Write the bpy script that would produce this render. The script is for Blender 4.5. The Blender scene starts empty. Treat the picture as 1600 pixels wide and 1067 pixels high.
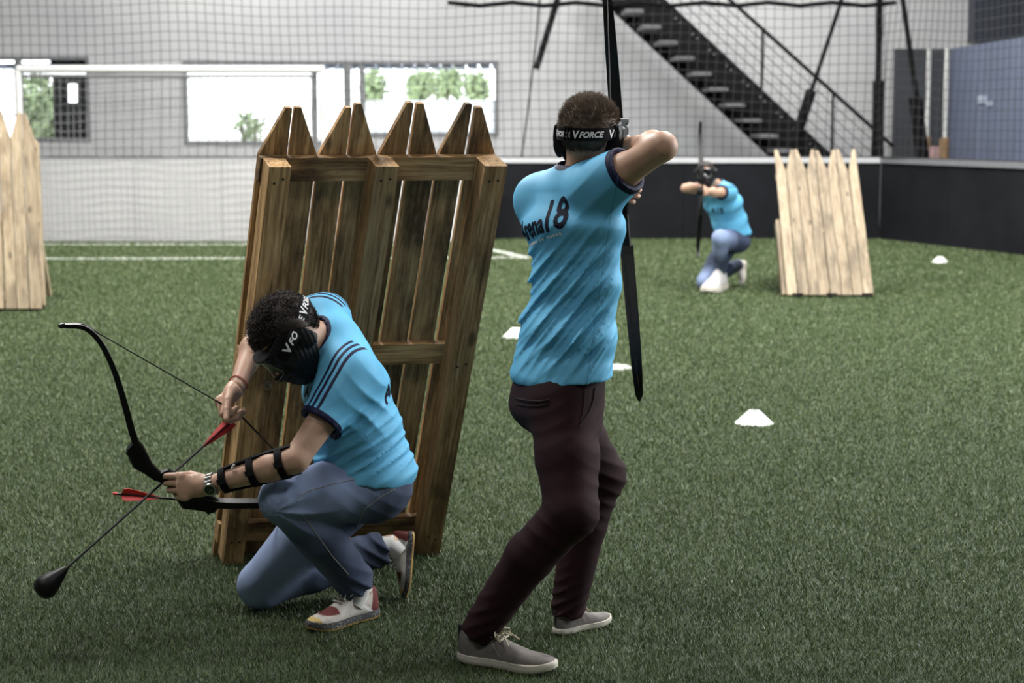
import bpy, bmesh, math, random
import numpy as np
from mathutils import Vector, Matrix
from mathutils.bvhtree import BVHTree

# ------------------------------------------------------------------ camera
F = 2700.0; CZ = 1.65; PITCH = math.atan(346.5 / F)
CA, SA = math.cos(PITCH), math.sin(PITCH)
scene = bpy.context.scene
COL = scene.collection
cam_d = bpy.data.cameras.new('camera'); cam = bpy.data.objects.new('camera', cam_d); COL.objects.link(cam)
cam_d.sensor_width = 36.0; cam_d.lens = F / 1600 * 36.0
cam_d.clip_end = 300
cam.location = (0, 0, CZ); cam.rotation_euler = (math.pi / 2 - PITCH, 0, 0)
cam_d.dof.use_dof = True; cam_d.dof.focus_distance = 5.35; cam_d.dof.aperture_fstop = 4.0
scene.camera = cam

# ------------------------------------------------------------------ world, lights, exposure
w = bpy.data.worlds.new('sky'); scene.world = w; w.use_nodes = True
bg = w.node_tree.nodes['Background']
bg.inputs[0].default_value = (0.93, 0.97, 1.0, 1); bg.inputs[1].default_value = 3.2
scene.view_settings.view_transform = 'Standard'; scene.view_settings.look = 'None'
scene.view_settings.gamma = 1.0; scene.view_settings.use_curve_mapping = False
scene.view_settings.exposure = 0.3

def area(name, loc, sx, sy, watts, col=(1, 1, 1)):
    d = bpy.data.lights.new(name, 'AREA'); d.shape = 'RECTANGLE'; d.size = sx; d.size_y = sy
    d.energy = watts; d.color = col
    o = bpy.data.objects.new(name, d); o.location = loc; COL.objects.link(o)
    return o
CEIL = 7.0
# middle rows stand for unseen hall lamps; first and last rows are added fill
for yy, e in ((1.5, 90), (7.4, 360), (13.0, 600), (19.0, 610), (24.6, 200)):
    for xx in (-3.6, 3.2):
        area('ceiling_and_fill_lamp', (xx, yy, CEIL - .12), 2.2, 1.2, e, (1.0, .985, .96))
# added side light from the right; the wall there has no opening
dl = area('right_side_fill', (8.6, 8.5, 3.4), 3.5, 4.0, 640, (.92, .97, 1.0)); dl.rotation_euler = (0, math.radians(72), 0)

# ------------------------------------------------------------------ helpers
def ray(px, py):
    u = (px - 800) / F; v = (533.5 - py) / F
    return u, CA + v * SA, -SA + v * CA
def P(px, py, Y):
    r = ray(px, py); t = Y / r[1]
    return np.array((r[0] * t, Y, CZ + r[2] * t))
def G(px, py):
    r = ray(px, py); t = CZ / -r[2]
    return np.array((r[0] * t, r[1] * t, 0.0))
def nrm(v):
    v = np.asarray(v, float); return v / np.linalg.norm(v)

def mesh_np(name, V, FACES, smooth=False):
    """V (n,3), FACES (m,k) int array with constant k, or a list of lists"""
    me = bpy.data.meshes.new(name)
    V = np.asarray(V, np.float32)
    if isinstance(FACES, np.ndarray):
        m, k = FACES.shape
        me.vertices.add(len(V)); me.vertices.foreach_set('co', V.ravel())
        me.loops.add(m * k); me.loops.foreach_set('vertex_index', FACES.astype(np.int32).ravel())
        me.polygons.add(m); me.polygons.foreach_set('loop_start', np.arange(0, m * k, k, dtype=np.int32))
        me.polygons.foreach_set('loop_total', np.full(m, k, np.int32))
        me.update(calc_edges=True)
    else:
        me.from_pydata([tuple(map(float, v)) for v in V], [], FACES); me.update()
    if smooth:
        me.polygons.foreach_set('use_smooth', [True] * len(me.polygons))
    return me
def attr_f(me, name, vals):
    a = me.attributes.new(name, 'FLOAT', 'POINT'); a.data.foreach_set('value', np.asarray(vals, np.float32))
def attr_v(me, name, vals):
    a = me.attributes.new(name, 'FLOAT_VECTOR', 'POINT'); a.data.foreach_set('vector', np.asarray(vals, np.float32).ravel())
def link(name, me, mat=None, parent=None):
    o = bpy.data.objects.new(name, me); COL.objects.link(o)
    if mat is not None and not me.materials: me.materials.append(mat)
    if parent is not None: o.parent = parent
    return o
def thing(name, label, cat, loc=(0, 0, 0), group=None):
    o = bpy.data.objects.new(name, None); COL.objects.link(o); o.location = tuple(loc); o.empty_display_size = .1
    o['label'] = label; o['category'] = cat
    if group: o['group'] = group
    return o
def tag(o, label, cat, group=None):
    o['label'] = label; o['category'] = cat
    if group: o['group'] = group
    return o
def struct(o):
    o['kind'] = 'structure'; return o

class MB:
    """collects simple shapes into one mesh"""
    def __init__(s): s.v = []; s.f = []
    def add(s, V, Fs):
        b = len(s.v); s.v += [tuple(map(float, q)) for q in V]; s.f += [[i + b for i in f] for f in Fs]
    def box(s, lo, hi):
        x0, y0, z0 = lo; x1, y1, z1 = hi
        s.add([(x0,y0,z0),(x1,y0,z0),(x1,y1,z0),(x0,y1,z0),(x0,y0,z1),(x1,y0,z1),(x1,y1,z1),(x0,y1,z1)],
              [(3,2,1,0),(4,5,6,7),(0,1,5,4),(1,2,6,5),(2,3,7,6),(3,0,4,7)])
    def prism(s, poly, fa, fb):
        """poly: 2D outline (counter-clockwise); fa/fb map a 2D point to the two 3D caps"""
        n = len(poly)
        s.add([fa(*q) for q in poly] + [fb(*q) for q in poly],
              [list(range(n))[::-1], list(range(n, 2 * n))] + [(i, (i + 1) % n, n + (i + 1) % n, n + i) for i in range(n)])
    def tube(s, pts, r, n=8, cap=True, flat=None):
        """flat=(axis, ratio): squash the section along an axis"""
        pts = [np.asarray(p, float) for p in pts]; m = len(pts)
        rs = r if hasattr(r, '__len__') else [r] * m
        t0 = nrm(pts[1] - pts[0]); up = np.array((0, 0, 1.)) if abs(t0[2]) < .9 else np.array((1., 0, 0))
        if flat is not None: up = np.asarray(flat[0], float)
        V = []; a = nrm(np.cross(t0, up))
        for i, p in enumerate(pts):
            t = nrm(pts[min(i + 1, m - 1)] - pts[max(i - 1, 0)])
            if flat is not None: a = nrm(np.cross(t, up))
            else: a = nrm(a - t * np.dot(a, t))
            b = np.cross(a, t); k = flat[1] if flat is not None else 1
            for j in range(n):
                th = 2 * math.pi * (j + .5) / n
                V.append(p + a * rs[i] * math.cos(th) + b * rs[i] * k * math.sin(th))
        Fs = []
        for i in range(m - 1):
            for j in range(n):
                Fs.append((i*n+j, i*n+(j+1) % n, (i+1)*n+(j+1) % n, (i+1)*n+j))
        if cap: Fs += [list(range(n))[::-1], list(range((m-1)*n, m*n))]
        s.add(V, Fs)
    def lathe(s, prof, c=(0, 0, 0), n=24, axis=None):
        V = []; c = np.asarray(c, float)
        if axis is None: ex, ey, ez = np.eye(3)
        else:
            ez = nrm(axis); ex = nrm(np.cross(ez, (0.31, .2, .93) if abs(ez[2]) < .9 else (1, 0, 0))); ey = np.cross(ez, ex)
        for r, z in prof:
            for j in range(n):
                th = 2 * math.pi * j / n
                V.append(c + ex * r * math.cos(th) + ey * r * math.sin(th) + ez * z)
        Fs = []
        for i in range(len(prof) - 1):
            for j in range(n):
                Fs.append((i*n+j, i*n+(j+1) % n, (i+1)*n+(j+1) % n, (i+1)*n+j))
        s.add(V, Fs)
    def build(s, name, mat, parent=None, smooth=False, off=None):
        V = np.array(s.v)
        if off is not None: V = V - np.asarray(off)
        me = mesh_np(name, V, s.f, smooth)
        bm = bmesh.new(); bm.from_mesh(me); bmesh.ops.recalc_face_normals(bm, faces=bm.faces); bm.to_mesh(me); bm.free()
        if smooth:
            me.polygons.foreach_set('use_smooth', [True] * len(me.polygons))
            try: me.set_sharp_from_angle(angle=math.radians(40))
            except Exception: pass
        return link(name, me, mat, parent)

# ------------------------------------------------------------------ materials
def srgb(r, g, b):
    f = lambda c: (c / 255 / 12.92) if c <= 10 else ((c / 255 + .055) / 1.055) ** 2.4
    return (f(r), f(g), f(b), 1)
class NT:
    def __init__(s, name):
        s.m = bpy.data.materials.new(name); s.m.use_nodes = True; s.t = s.m.node_tree
        s.b = s.t.nodes['Principled BSDF']; s.b.inputs['Roughness'].default_value = .7
    def n(s, typ, **kw):
        q = s.t.nodes.new(typ)
        for k, v in kw.items():
            if k.startswith('_'): setattr(q, k[1:], v)
            else: q.inputs[k.replace('__', ' ')].default_value = v
        return q
    def l(s, a, b): s.t.links.new(a, b)
    def coord(s, kind='Object', scale=(1, 1, 1), attr=None):
        if attr: o = s.n('ShaderNodeAttribute', _attribute_name=attr).outputs['Vector']
        else: o = s.n('ShaderNodeTexCoord').outputs[kind]
        mp = s.n('ShaderNodeMapping'); mp.inputs['Scale'].default_value = scale
        s.l(o, mp.inputs[0]); return mp.outputs[0]
    def noise(s, vec, scale, detail=4, rough=.55):
        q = s.n('ShaderNodeTexNoise', Scale=scale, Detail=detail, Roughness=rough); s.l(vec, q.inputs['Vector']); return q.outputs['Fac']
    def ramp(s, fac, stops):
        q = s.n('ShaderNodeValToRGB'); e = q.color_ramp.elements
        while len(e) < len(stops): e.new(.5)
        for i, (p, c) in enumerate(stops): e[i].position = p; e[i].color = c
        s.l(fac, q.inputs[0]); return q.outputs[0]
    def mix(s, fac, a, b, mode='MIX'):
        q = s.n('ShaderNodeMix', _data_type='RGBA', _blend_type=mode)
        for i, v in ((0, fac), (6, a), (7, b)):
            if hasattr(v, 'is_linked') or hasattr(v, 'links'): s.l(v, q.inputs[i])
            else: q.inputs[i].default_value = v
        return q.outputs[2]
    def math(s, op, a, b=0.0, c=0.0):
        q = s.n('ShaderNodeMath', _operation=op)
        for i, v in enumerate((a, b, c)):
            if hasattr(v, 'links'): s.l(v, q.inputs[i])
            else: q.inputs[i].default_value = v
        return q.outputs[0]
    def step(s, v, lo, hi, soft=.0015):
        """1 inside lo..hi"""
        a = s.n('ShaderNodeMapRange', _interpolation_type='SMOOTHSTEP'); a.inputs[1].default_value = lo - soft; a.inputs[2].default_value = lo + soft
        b = s.n('ShaderNodeMapRange', _interpolation_type='SMOOTHSTEP'); b.inputs[1].default_value = hi - soft; b.inputs[2].default_value = hi + soft
        b.inputs[3].default_value = 1; b.inputs[4].default_value = 0
        s.l(v, a.inputs[0]); s.l(v, b.inputs[0])
        return s.math('MULTIPLY', a.outputs[0], b.outputs[0])
    def attr(s, name): return s.n('ShaderNodeAttribute', _attribute_name=name).outputs['Fac']
    def attr_xyz(s, name):
        q = s.n('ShaderNodeSeparateXYZ'); s.l(s.n('ShaderNodeAttribute', _attribute_name=name).outputs['Vector'], q.inputs[0]); return q.outputs
    def bump(s, h, strength=.3, dist=.01):
        q = s.n('ShaderNodeBump', Strength=strength, Distance=dist); s.l(h, q.inputs['Height']); s.l(q.outputs[0], s.b.inputs['Normal'])
    def color(s, c):
        if hasattr(c, 'links'): s.l(c, s.b.inputs['Base Color'])
        else: s.b.inputs['Base Color'].default_value = c
        return s
def plain(name, col, rough=.6, metal=0, var=.12, scale=18, bump=0.0, bscale=120, spec=None, attr=None):
    t = NT(name); v = t.coord(attr=attr)
    n = t.noise(v, scale, 5)
    lo = tuple(c * (1 - var) for c in col[:3]) + (1,); hi = tuple(min(1, c * (1 + var)) for c in col[:3]) + (1,)
    t.color(t.ramp(n, [(.3, lo), (.7, hi)]))
    t.b.inputs['Roughness'].default_value = rough; t.b.inputs['Metallic'].default_value = metal
    if spec is not None: t.b.inputs['Specular IOR Level'].default_value = spec
    if bump: t.bump(t.noise(v, bscale, 4), bump, .004)
    return t.m
MT = {}
MT['black_steel'] = plain('black_steel', srgb(19, 19, 21), .6, spec=.12)
MT['black_pad'] = plain('black_pad', srgb(17, 17, 19), .8, spec=.12, bump=.3, bscale=60)
MT['white_paint'] = plain('white_paint', srgb(225, 225, 222), .45, var=.05)
MT['grey_frame'] = plain('grey_frame', srgb(125, 126, 128), .5)
MT['net'] = plain('net_cord', srgb(58, 58, 60), .9)
MT['goal_net'] = plain('goal_net_cord', srgb(150, 150, 150), .9)
MT['steel_tread'] = plain('steel_tread', srgb(120, 120, 122), .5, bump=.2)
MT['cone'] = plain('white_plastic', srgb(240, 244, 236), .45, var=.03)
MT['black_rubber'] = plain('black_rubber', srgb(15, 15, 16), .45, var=.2, spec=.25)
MT['black_gloss'] = plain('black_gloss', srgb(14, 14, 15), .22, var=.2)
MT['string'] = plain('bow_string', srgb(18, 18, 18), .7)
MT['nail'] = plain('nail_head', srgb(60, 56, 52), .5, metal=.7)

def wall_mat():
    t = NT('painted_wall'); v = t.coord()
    n = t.noise(v, .35, 4); n2 = t.noise(t.coord(scale=(1, 1, .15)), 2.2, 5)
    c = t.ramp(n, [(.35, srgb(188, 189, 191)), (.65, srgb(214, 214, 214))])
    c = t.mix(t.math('MULTIPLY', n2, .25), c, srgb(180, 181, 184))
    t.color(c); t.b.inputs['Roughness'].default_value = .8
    t.bump(t.noise(v, 30, 4), .15, .01); return t.m
MT['wall'] = wall_mat()
MT['dim_wall'] = plain('dark_hall_wall', srgb(96, 98, 102), .8, scale=1)
MT['white_board'] = plain('white_board', srgb(206, 205, 204), .6, var=.04, scale=1.2)
def board_mat():
    t = NT('black_board'); v = t.coord(); n = t.noise(v, 1.4, 6); n2 = t.noise(v, 30, 3)
    c = t.ramp(n, [(.35, srgb(22, 23, 26)), (.7, srgb(32, 33, 37))]); c = t.mix(t.math('MULTIPLY', n2, .2), c, srgb(42, 43, 46))
    t.color(c); t.b.inputs['Roughness'].default_value = .75; t.b.inputs['Specular IOR Level'].default_value = .12; return t.m
MT['board'] = board_mat()
MT['blue_wall'] = plain('blue_grey_panel', srgb(108, 118, 142), .6, var=.06, scale=1.5)
MT['dark_panel'] = plain('dark_grey_panel', srgb(62, 65, 70), .6, var=.08, scale=1.5)
MT['navy_panel'] = plain('navy_cladding', srgb(48, 54, 66), .6, var=.1, scale=2)
MT['ceiling'] = plain('ceiling_sheet', srgb(72, 74, 78), .8, var=.05, scale=1)
MT['cork'] = plain('brown_cork', srgb(146, 118, 84), .8, var=.25, scale=20)

def turf_floor():
    t = NT('turf_ground'); v = t.coord()
    big = t.noise(v, .8, 4); fine = t.noise(t.coord(scale=(1, .35, 1)), 60, 6, .7); mid = t.noise(t.coord(scale=(1, .5, 1)), 7, 5, .65)
    c = t.ramp(fine, [(.3, srgb(36, 48, 32)), (.7, srgb(62, 76, 52))])
    c = t.mix(t.math('MULTIPLY', mid, .5), c, srgb(46, 60, 40)); c = t.mix(t.math('MULTIPLY', big, .25), c, srgb(58, 70, 52))
    t.color(c); t.b.inputs['Roughness'].default_value = .85
    t.bump(fine, .8, .02); return t.m
MT['turf'] = turf_floor()
def blade_mat():
    t = NT('turf_blade'); r = t.attr('rnd'); v = t.coord(); big = t.noise(v, 1.1, 4)
    c = t.ramp(r, [(0, srgb(37, 50, 26)), (.22, srgb(86, 104, 62)), (.42, srgb(126, 138, 96)), (.5, srgb(166, 170, 134))])
    c = t.mix(t.math('MULTIPLY', big, .3), c, srgb(82, 100, 60)); c = t.mix(t.step(r, .8, 9, .01), c, srgb(222, 226, 216)); t.color(c)
    t.b.inputs['Roughness'].default_value = .45; t.b.inputs['Specular IOR Level'].default_value = .45
    return t.m
MT['blade'] = blade_mat()
def line_mat():
    t = NT('white_turf_line'); v = t.coord(); f = t.noise(v, 60, 6, .7)
    t.color(t.ramp(f, [(.3, srgb(165, 172, 160)), (.6, srgb(226, 230, 222))])); t.bump(f, .6, .02); return t.m
MT['line'] = line_mat()

def wood(name, dark, mid, light, stain=.5, knots=True):
    t = NT(name)
    q = t.n('ShaderNodeAttribute', _attribute_name='loc').outputs['Vector']
    oi = t.n('ShaderNodeObjectInfo').outputs['Random']
    cb = t.n('ShaderNodeCombineXYZ'); t.l(t.math('MULTIPLY', oi, 37.0), cb.inputs[0]); t.l(t.math('MULTIPLY', oi, 91.0), cb.inputs[2])
    ad = t.n('ShaderNodeVectorMath', _operation='ADD'); t.l(q, ad.inputs[0]); t.l(cb.outputs[0], ad.inputs[1])
    def mp(sc):
        m = t.n('ShaderNodeMapping'); m.inputs['Scale'].default_value = sc; t.l(ad.outputs[0], m.inputs[0]); return m.outputs[0]
    g = t.noise(mp((1, 1, .05)), 95, 6, .65)
    g2 = t.noise(mp((1, 1, .1)), 22, 5, .6)
    bl = t.noise(mp((1, 1, .35)), 5.5, 5, .65)
    c = t.ramp(g, [(.34, dark), (.5, mid), (.66, light)])
    c = t.mix(t.math('MULTIPLY', t.ramp(g2, [(.42, (0, 0, 0, 1)), (.7, (1, 1, 1, 1))]), .6), c, light)
    st = t.ramp(bl, [(.49, (0, 0, 0, 1)), (.64, (1, 1, 1, 1))])
    c = t.mix(t.math('MULTIPLY', st, stain), c, tuple(x * .28 for x in dark[:3]) + (1,))
    if knots:
        vo = t.n('ShaderNodeTexVoronoi', Scale=6.0); t.l(mp((1.2, 1.2, .55)), vo.inputs['Vector'])
        k = t.ramp(vo.outputs['Distance'], [(.07, (1, 1, 1, 1)), (.14, (0, 0, 0, 1))])
        c = t.mix(t.math('MULTIPLY', k, .75), c, tuple(x * .22 for x in mid[:3]) + (1,))
    hv = t.n('ShaderNodeHueSaturation'); t.l(c, hv.inputs['Color'])
    t.l(t.math('MULTIPLY_ADD', oi, .5, .75), hv.inputs['Value'])
    t.color(hv.outputs[0]); t.b.inputs['Roughness'].default_value = .72
    t.bump(g, .45, .003); return t.m
MT['wood_old'] = wood('weathered_pallet_wood', srgb(106, 78, 46), srgb(168, 130, 84), srgb(212, 176, 126), .85)
MT['wood_new'] = wood('pale_pallet_wood', srgb(112, 94, 72), srgb(150, 132, 106), srgb(180, 164, 138), .5)
# ------------------------------------------------------------------ the hall
WB = 27.0          # back wall
BD = 24.0          # perimeter board
floor = MB(); floor.add([(-10, -4, 0), (10, -4, 0), (10, 28, 0), (-10, 28, 0)], [(0, 1, 2, 3)])
struct(floor.build('floor', MT['turf']))
m = MB(); m.box((-10, -4, CEIL), (10, WB + .2, CEIL + .2)); struct(m.build('ceiling', MT['ceiling']))
m = MB(); m.box((-10.2, -4, 0), (-10, WB + .2, CEIL)); struct(m.build('wall_left', MT['dim_wall']))
m = MB(); m.box((10, -4, 0), (10.2, WB + .2, CEIL)); struct(m.build('wall_right', MT['dim_wall']))
m = MB(); m.box((-10.2, -4.2, 0), (10.2, -4, CEIL)); struct(m.build('wall_front', MT['dim_wall']))

# back wall with three window openings
def wx(px): return P(px, 187, WB)[0]
def wz(py): return P(800, py, WB)[2]
wins = [(-110, 142, 88, 221), (287, 543, 95, 226), (543, 779, 95, 213)]
m = MB()
m.box((-10, WB, 0), (10, WB + .2, wz(226))); m.box((-10, WB, wz(88)), (10, WB + .2, CEIL))
m.box((-10, WB, wz(226)), (wx(-110), WB + .2, wz(88)))
m.box((wx(142), WB, wz(226)), (wx(287), WB + .2, wz(88)))
m.box((wx(779), WB, wz(226)), (10, WB + .2, wz(88)))
m.box((wx(287), WB, wz(95)), (wx(779), WB + .2, wz(88)))
m.box((wx(543), WB, wz(226)), (wx(779), WB + .2, wz(213)))
m.box((wx(-110), WB, wz(226)), (wx(142), WB + .2, wz(221)))
struct(m.build('wall_back', MT['wall']))
glass = NT('window_glass'); g = glass.b
g.inputs['Base Color'].default_value = (1, 1, 1, 1); g.inputs['Roughness'].default_value = .02
g.inputs['Transmission Weight'].default_value = 1; g.inputs['IOR'].default_value = 1.02; glass = glass.m
film = NT('frosted_film'); tl_ = film.n('ShaderNodeBsdfTranslucent', Color=srgb(245, 247, 248)); film.l(tl_.outputs[0], film.t.nodes['Material Output'].inputs[0]); film = film.m
for i, (x0, x1, y0, y1) in enumerate(wins):
    X0, X1, Z0, Z1 = wx(x0), wx(x1), wz(y1), wz(y0); fw = .055
    m = MB(); yb, yf = WB - .015, WB + .12
    m.box((X0, yb, Z0), (X0 + fw, yf, Z1)); m.box((X1 - fw, yb, Z0), (X1, yf, Z1))
    m.box((X0 + fw, yb, Z0), (X1 - fw, yf, Z0 + fw)); m.box((X0 + fw, yb, Z1 - fw), (X1 - fw, yf, Z1))
    root = struct(m.build('window_%d' % (i + 1), MT['grey_frame']))
    root['label'] = ['wide window with dark opened sash at the far left', 'window behind the middle of the goal', 'window with white lower pane right of the goal'][i]
    xs = [[X0 + fw, wx(30), X1 - fw], [X0 + fw, wx(491), X1 - fw], [X0 + fw, wx(566), X1 - fw]][i]
    for a, b in zip(xs[:-1], xs[1:]):
        m = MB(); m.box((a, WB + .05, Z0 + fw), (b, WB + .06, Z1 - fw)); m.build('pane', glass, root)
    m = MB(); m.box((xs[1] - .04, WB - .01, Z0 + fw), (xs[1] + .04, WB + .11, Z1 - fw)); m.build('mullion', MT['grey_frame'], root)
    if i == 2:
        m = MB(); m.box((xs[1] + .05, WB + .065, Z0 + fw), (X1 - fw, WB + .075, wz(156))); m.build('frosted_film', film, root)
    if i == 0:   # dark roller shutter box and opened sash
        m = MB(); m.box((wx(80), WB + .13, wz(218)), (wx(103), WB + .2, wz(118))); m.box((wx(119), WB + .13, wz(218)), (wx(138), WB + .2, wz(118)))
        m.box((wx(103), WB + .13, wz(130)), (wx(119), WB + .2, wz(118))); m.box((wx(103), WB + .13, wz(218)), (wx(119), WB + .2, wz(160))); m.build('sash', MT['dark_panel'], root)
        m = MB(); m.box((wx(78), WB + .13, wz(104)), (wx(138), WB + .3, wz(90))); m.build('shutter_box', MT['navy_panel'], root)

# outdoors: paved yard, canopy, white fence and plants
ground_out = plain('pale_paving', srgb(205, 203, 196), .8)
m = MB(); m.box((-18, WB + .2, -.1), (18, 60, -.02)); struct(m.build('yard', ground_out))
canopy_mat = plain('blue_grey_sheet', srgb(120, 132, 152), .5)
m = MB()
for k in range(60):
    x = -9.5 + k * .2; m.box((x, WB + .25, wz(104)), (x + .15, WB + 1.6, wz(104) + .05))
tag(m.build('entrance_canopy', canopy_mat), 'blue-grey corrugated canopy outside above the windows', 'canopy')
m = MB()
for k in range(24):
    x = -13 + k * .8; m.box((x, 33, 0), (x + .78, 33.06, 1.32))
m.box((-13, 33.06, .2), (6.2, 33.1, .3)); m.box((-13, 33.06, 1.0), (6.2, 33.1, 1.1))
tag(m.build('yard_fence', plain('white_fence', srgb(240, 240, 238), .7)), 'white panel fence across the yard outside the windows', 'fence')
leafm = plain('shrub_leaf', srgb(150, 168, 128), .6, var=.35, scale=3)
random.seed(4)
def shrub(name, label, c, rx, rz, n, size, lsz):
    r = thing(name, label, 'shrub', c, 'plants outside the windows')
    V = []; Fs = []
    for k in range(n):
        d = nrm([random.gauss(0, 1) for _ in range(3)]); q = d * (random.random() ** .4)
        p = np.array((q[0] * rx, q[1] * rx, size + q[2] * rz)); a = nrm([random.gauss(0, 1) for _ in range(3)]); b = nrm(np.cross(a, d)); s = lsz * random.uniform(.6, 1.2)
        i = len(V); V += [p - a * s, p + b * s * .35, p + a * s, p - b * s * .35]; Fs.append((i, i + 1, i + 2, i + 3))
    link('foliage', mesh_np('foliage', V, Fs), leafm, r)
    m = MB()
    for k in range(4):
        a = random.uniform(0, 6.28); m.tube([(0, 0, 0), (math.cos(a) * rx * .3, math.sin(a) * rx * .3, size * .6), (math.cos(a) * rx * .6, math.sin(a) * rx * .6, size)], [.04, .03, .012], 6)
    m.build('stem', plain('bark', srgb(90, 76, 58), .9), r)
def og(px, Y): return (P(px, 187, Y)[0], Y, -.02)
shrub('palm_bush', 'green spiky bush outside the left window', og(62, 30), .42, .75, 420, 1.75, .16)
shrub('yard_shrub', 'small green shrub outside behind the goal window', og(392, 30), .3, .3, 220, 1.55, .08)
for px, Y, rr, h in ((585, 36, .3, 2.3), (655, 38, .32, 2.35), (700, 35, .42, 2.4), (745, 39, .3, 2.35)):
    shrub('yard_tree', 'leafy tree beyond the white fence, %s in the right window' % {585: 'leftmost', 655: 'second from left', 700: 'third from left', 745: 'rightmost'}[px], og(px, Y), rr, .42, 420, h, .12)

# boards around the pitch
def board(name, a, b, mat, h=1.12, th=.06, cap=None, npan=6):
    a = np.array(a, float); b = np.array(b, float); u = nrm(b - a); n = np.array((-u[1], u[0], 0)); L = np.linalg.norm(b - a)
    root = bpy.data.objects.new(name, None); COL.objects.link(root); root['kind'] = 'structure'
    for k in range(npan):
        t0, t1 = L * k / npan + .003, L * (k + 1) / npan - .003
        m = MB(); q = [a + u * t0, a + u * t1, a + u * t1 + n * th, a + u * t0 + n * th]
        m.add(q + [x + (0, 0, h) for x in q], [(3,2,1,0),(4,5,6,7),(0,1,5,4),(1,2,6,5),(2,3,7,6),(3,0,4,7)]); m.build('panel', mat, root)
    if cap is not None:
        m = MB(); q = [a - n * .03, b - n * .03, b + n * (th + .03), a + n * (th + .03)]
        m.add([x + (0, 0, h) for x in q] + [x + (0, 0, h + .07) for x in q], [(3,2,1,0),(4,5,6,7),(0,1,5,4),(1,2,6,5),(2,3,7,6),(3,0,4,7)]); m.build('top_rail', cap, root)
    return root
C1 = (5.1, BD, 0); C2 = (7.4, 18.0, 0)
railm = plain('pale_rail', srgb(205, 206, 208), .5, var=.05)
board('trim_1', (-.35, BD, 0), C1, MT['board'], 1.06, .06, railm, 4)
board('trim_2', C1, (6.25, 21.05, 0), MT['board'], 1.06, .06, plain('grey_rail', srgb(120, 122, 125), .5), 2)
board('trim_3', (6.25, 21.05, 0), C2, MT['board'], 1.06, .06, plain('grey_rail_far', srgb(120, 122, 125), .5), 2)
board('trim_4', (-9.9, BD - .45, 0), (-.35, BD - .45, 0), MT['white_board'], 1.1, .06, None, 8)

# blue-grey partition on the right, dark end panel, upper cladding, white posts on cork blocks
zt = P(1480, 76, 26.4)[2]
m = MB(); m.box((6.62, 17.5, 0), (6.72, 26.4, zt)); struct(m.build('wall_partition', MT['blue_wall']))
m = MB(); m.box((P(1396, 187, 26.4)[0], 26.4, 0), (6.72, 26.5, zt + .0)); struct(m.build('wall_partition_end', MT['dark_panel']))
m = MB(); m.box((P(1516, 187, 26.6)[0], 26.6, P(1516, 66, 26.6)[2]), (9.9, 26.9, CEIL)); struct(m.build('wall_upper_right', MT['navy_panel']))
for k, (px, Y) in enumerate(((1449, 26.2), (1477, 24.9))):
    x = P(px, 187, Y)[0]
    r = thing('padded_post', ['white post on brown base beside the dark panel, left of two', 'white post on brown base against blue partition, right of two'][k], 'post', (x, Y, 0), 'white posts by the blue partition')
    m = MB(); m.tube([(0, 0, 1.35), (0, 0, P(px, 76, Y)[2])], .035, 10); m.build('shaft', MT['white_paint'], r, True)
    m = MB(); m.lathe([(.03, 0), (.075, .0), (.075, 1.38), (.04, 1.4), (.0, 1.4)], n=12); m.build('base_sleeve', MT['cork'], r, True)
x = P(1461, 187, 25.6)[0]
m = MB(); m.box((x - .07, 25.58, 0), (x + .07, 25.66, P(1461, 232, 25.6)[2] + .02)); m.box((x - .05, 25.57, 1.15), (x + .05, 25.59, 1.26))
tag(m.build('small_sign', plain('pinkish_sign', srgb(196, 160, 156), .6)), 'small pinkish sign between the two white posts', 'sign')
x0, zz = 6.615, P(1492, 156, 24.6)[2]
m = MB(); m.box((x0 - .012, 24.3, zz - .05), (x0, 24.75, zz + .06)); m.box((x0 - .014, 24.0, zz - .09), (x0 - .002, 24.28, zz - .02))
tag(m.build('wall_plate', plain('pale_blue_plate', srgb(176, 186, 206), .5)), 'pale plate fixed to the blue-grey partition', 'plate')

# goal
GY = 23.0
def gx(px, Y=GY): return P(px, 187, Y)[0]
zc = P(270, 108, GY)[2]
g = thing('football_goal', 'white metal football goal against the pale wall', 'goal', (gx(268), GY, 0))
ox = gx(268)
m = MB(); m.tube([(gx(30) - ox, 0, zc), (gx(507) - ox, 0, zc)], .05, 10); m.build('crossbar', MT['white_paint'], g, True)
for px in (30, 507):
    m = MB(); m.tube([(gx(px) - ox, 0, 0), (gx(px) - ox, 0, zc)], .05, 10); m.build('post', MT['white_paint'], g, True)
zb = P(270, 119, GY + .45)[2]
m = MB(); m.tube([(gx(36, GY + .45) - ox, .4, zb), (gx(494, GY + .45) - ox, .4, zb)], .025, 8); m.build('rear_bar', MT['grey_frame'], g, True)
for px in (36, 494):
    m = MB(); m.tube([(gx(px, GY + .4) - ox, .4, 0), (gx(px, GY + .4) - ox, .4, zb), (gx(px) - ox, 0, zc)], .025, 8); m.build('rear_upright', MT['grey_frame'], g, True)
# net of the goal
m = MB(); xa, xb = gx(36, GY + .4) - ox, gx(494, GY + .4) - ox
random.seed(2)
for k in range(47):
    x = xa + (xb - xa) * k / 46; ph = random.uniform(-.02, .02)
    m.tube([(x + ph * math.sin(j), .38 - .04 * math.sin(j * .8), zb * j / 6) for j in range(7)], .004, 4, False)
for k in range(20):
    z = zb * (k + .5) / 20
    m.tube([(xa + (xb - xa) * j / 14, .38 - .03 * math.sin(j), z + .015 * math.sin(j * 1.9 + k)) for j in range(15)], .004, 4, False)
m.build('net', MT['goal_net'], g)

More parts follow.
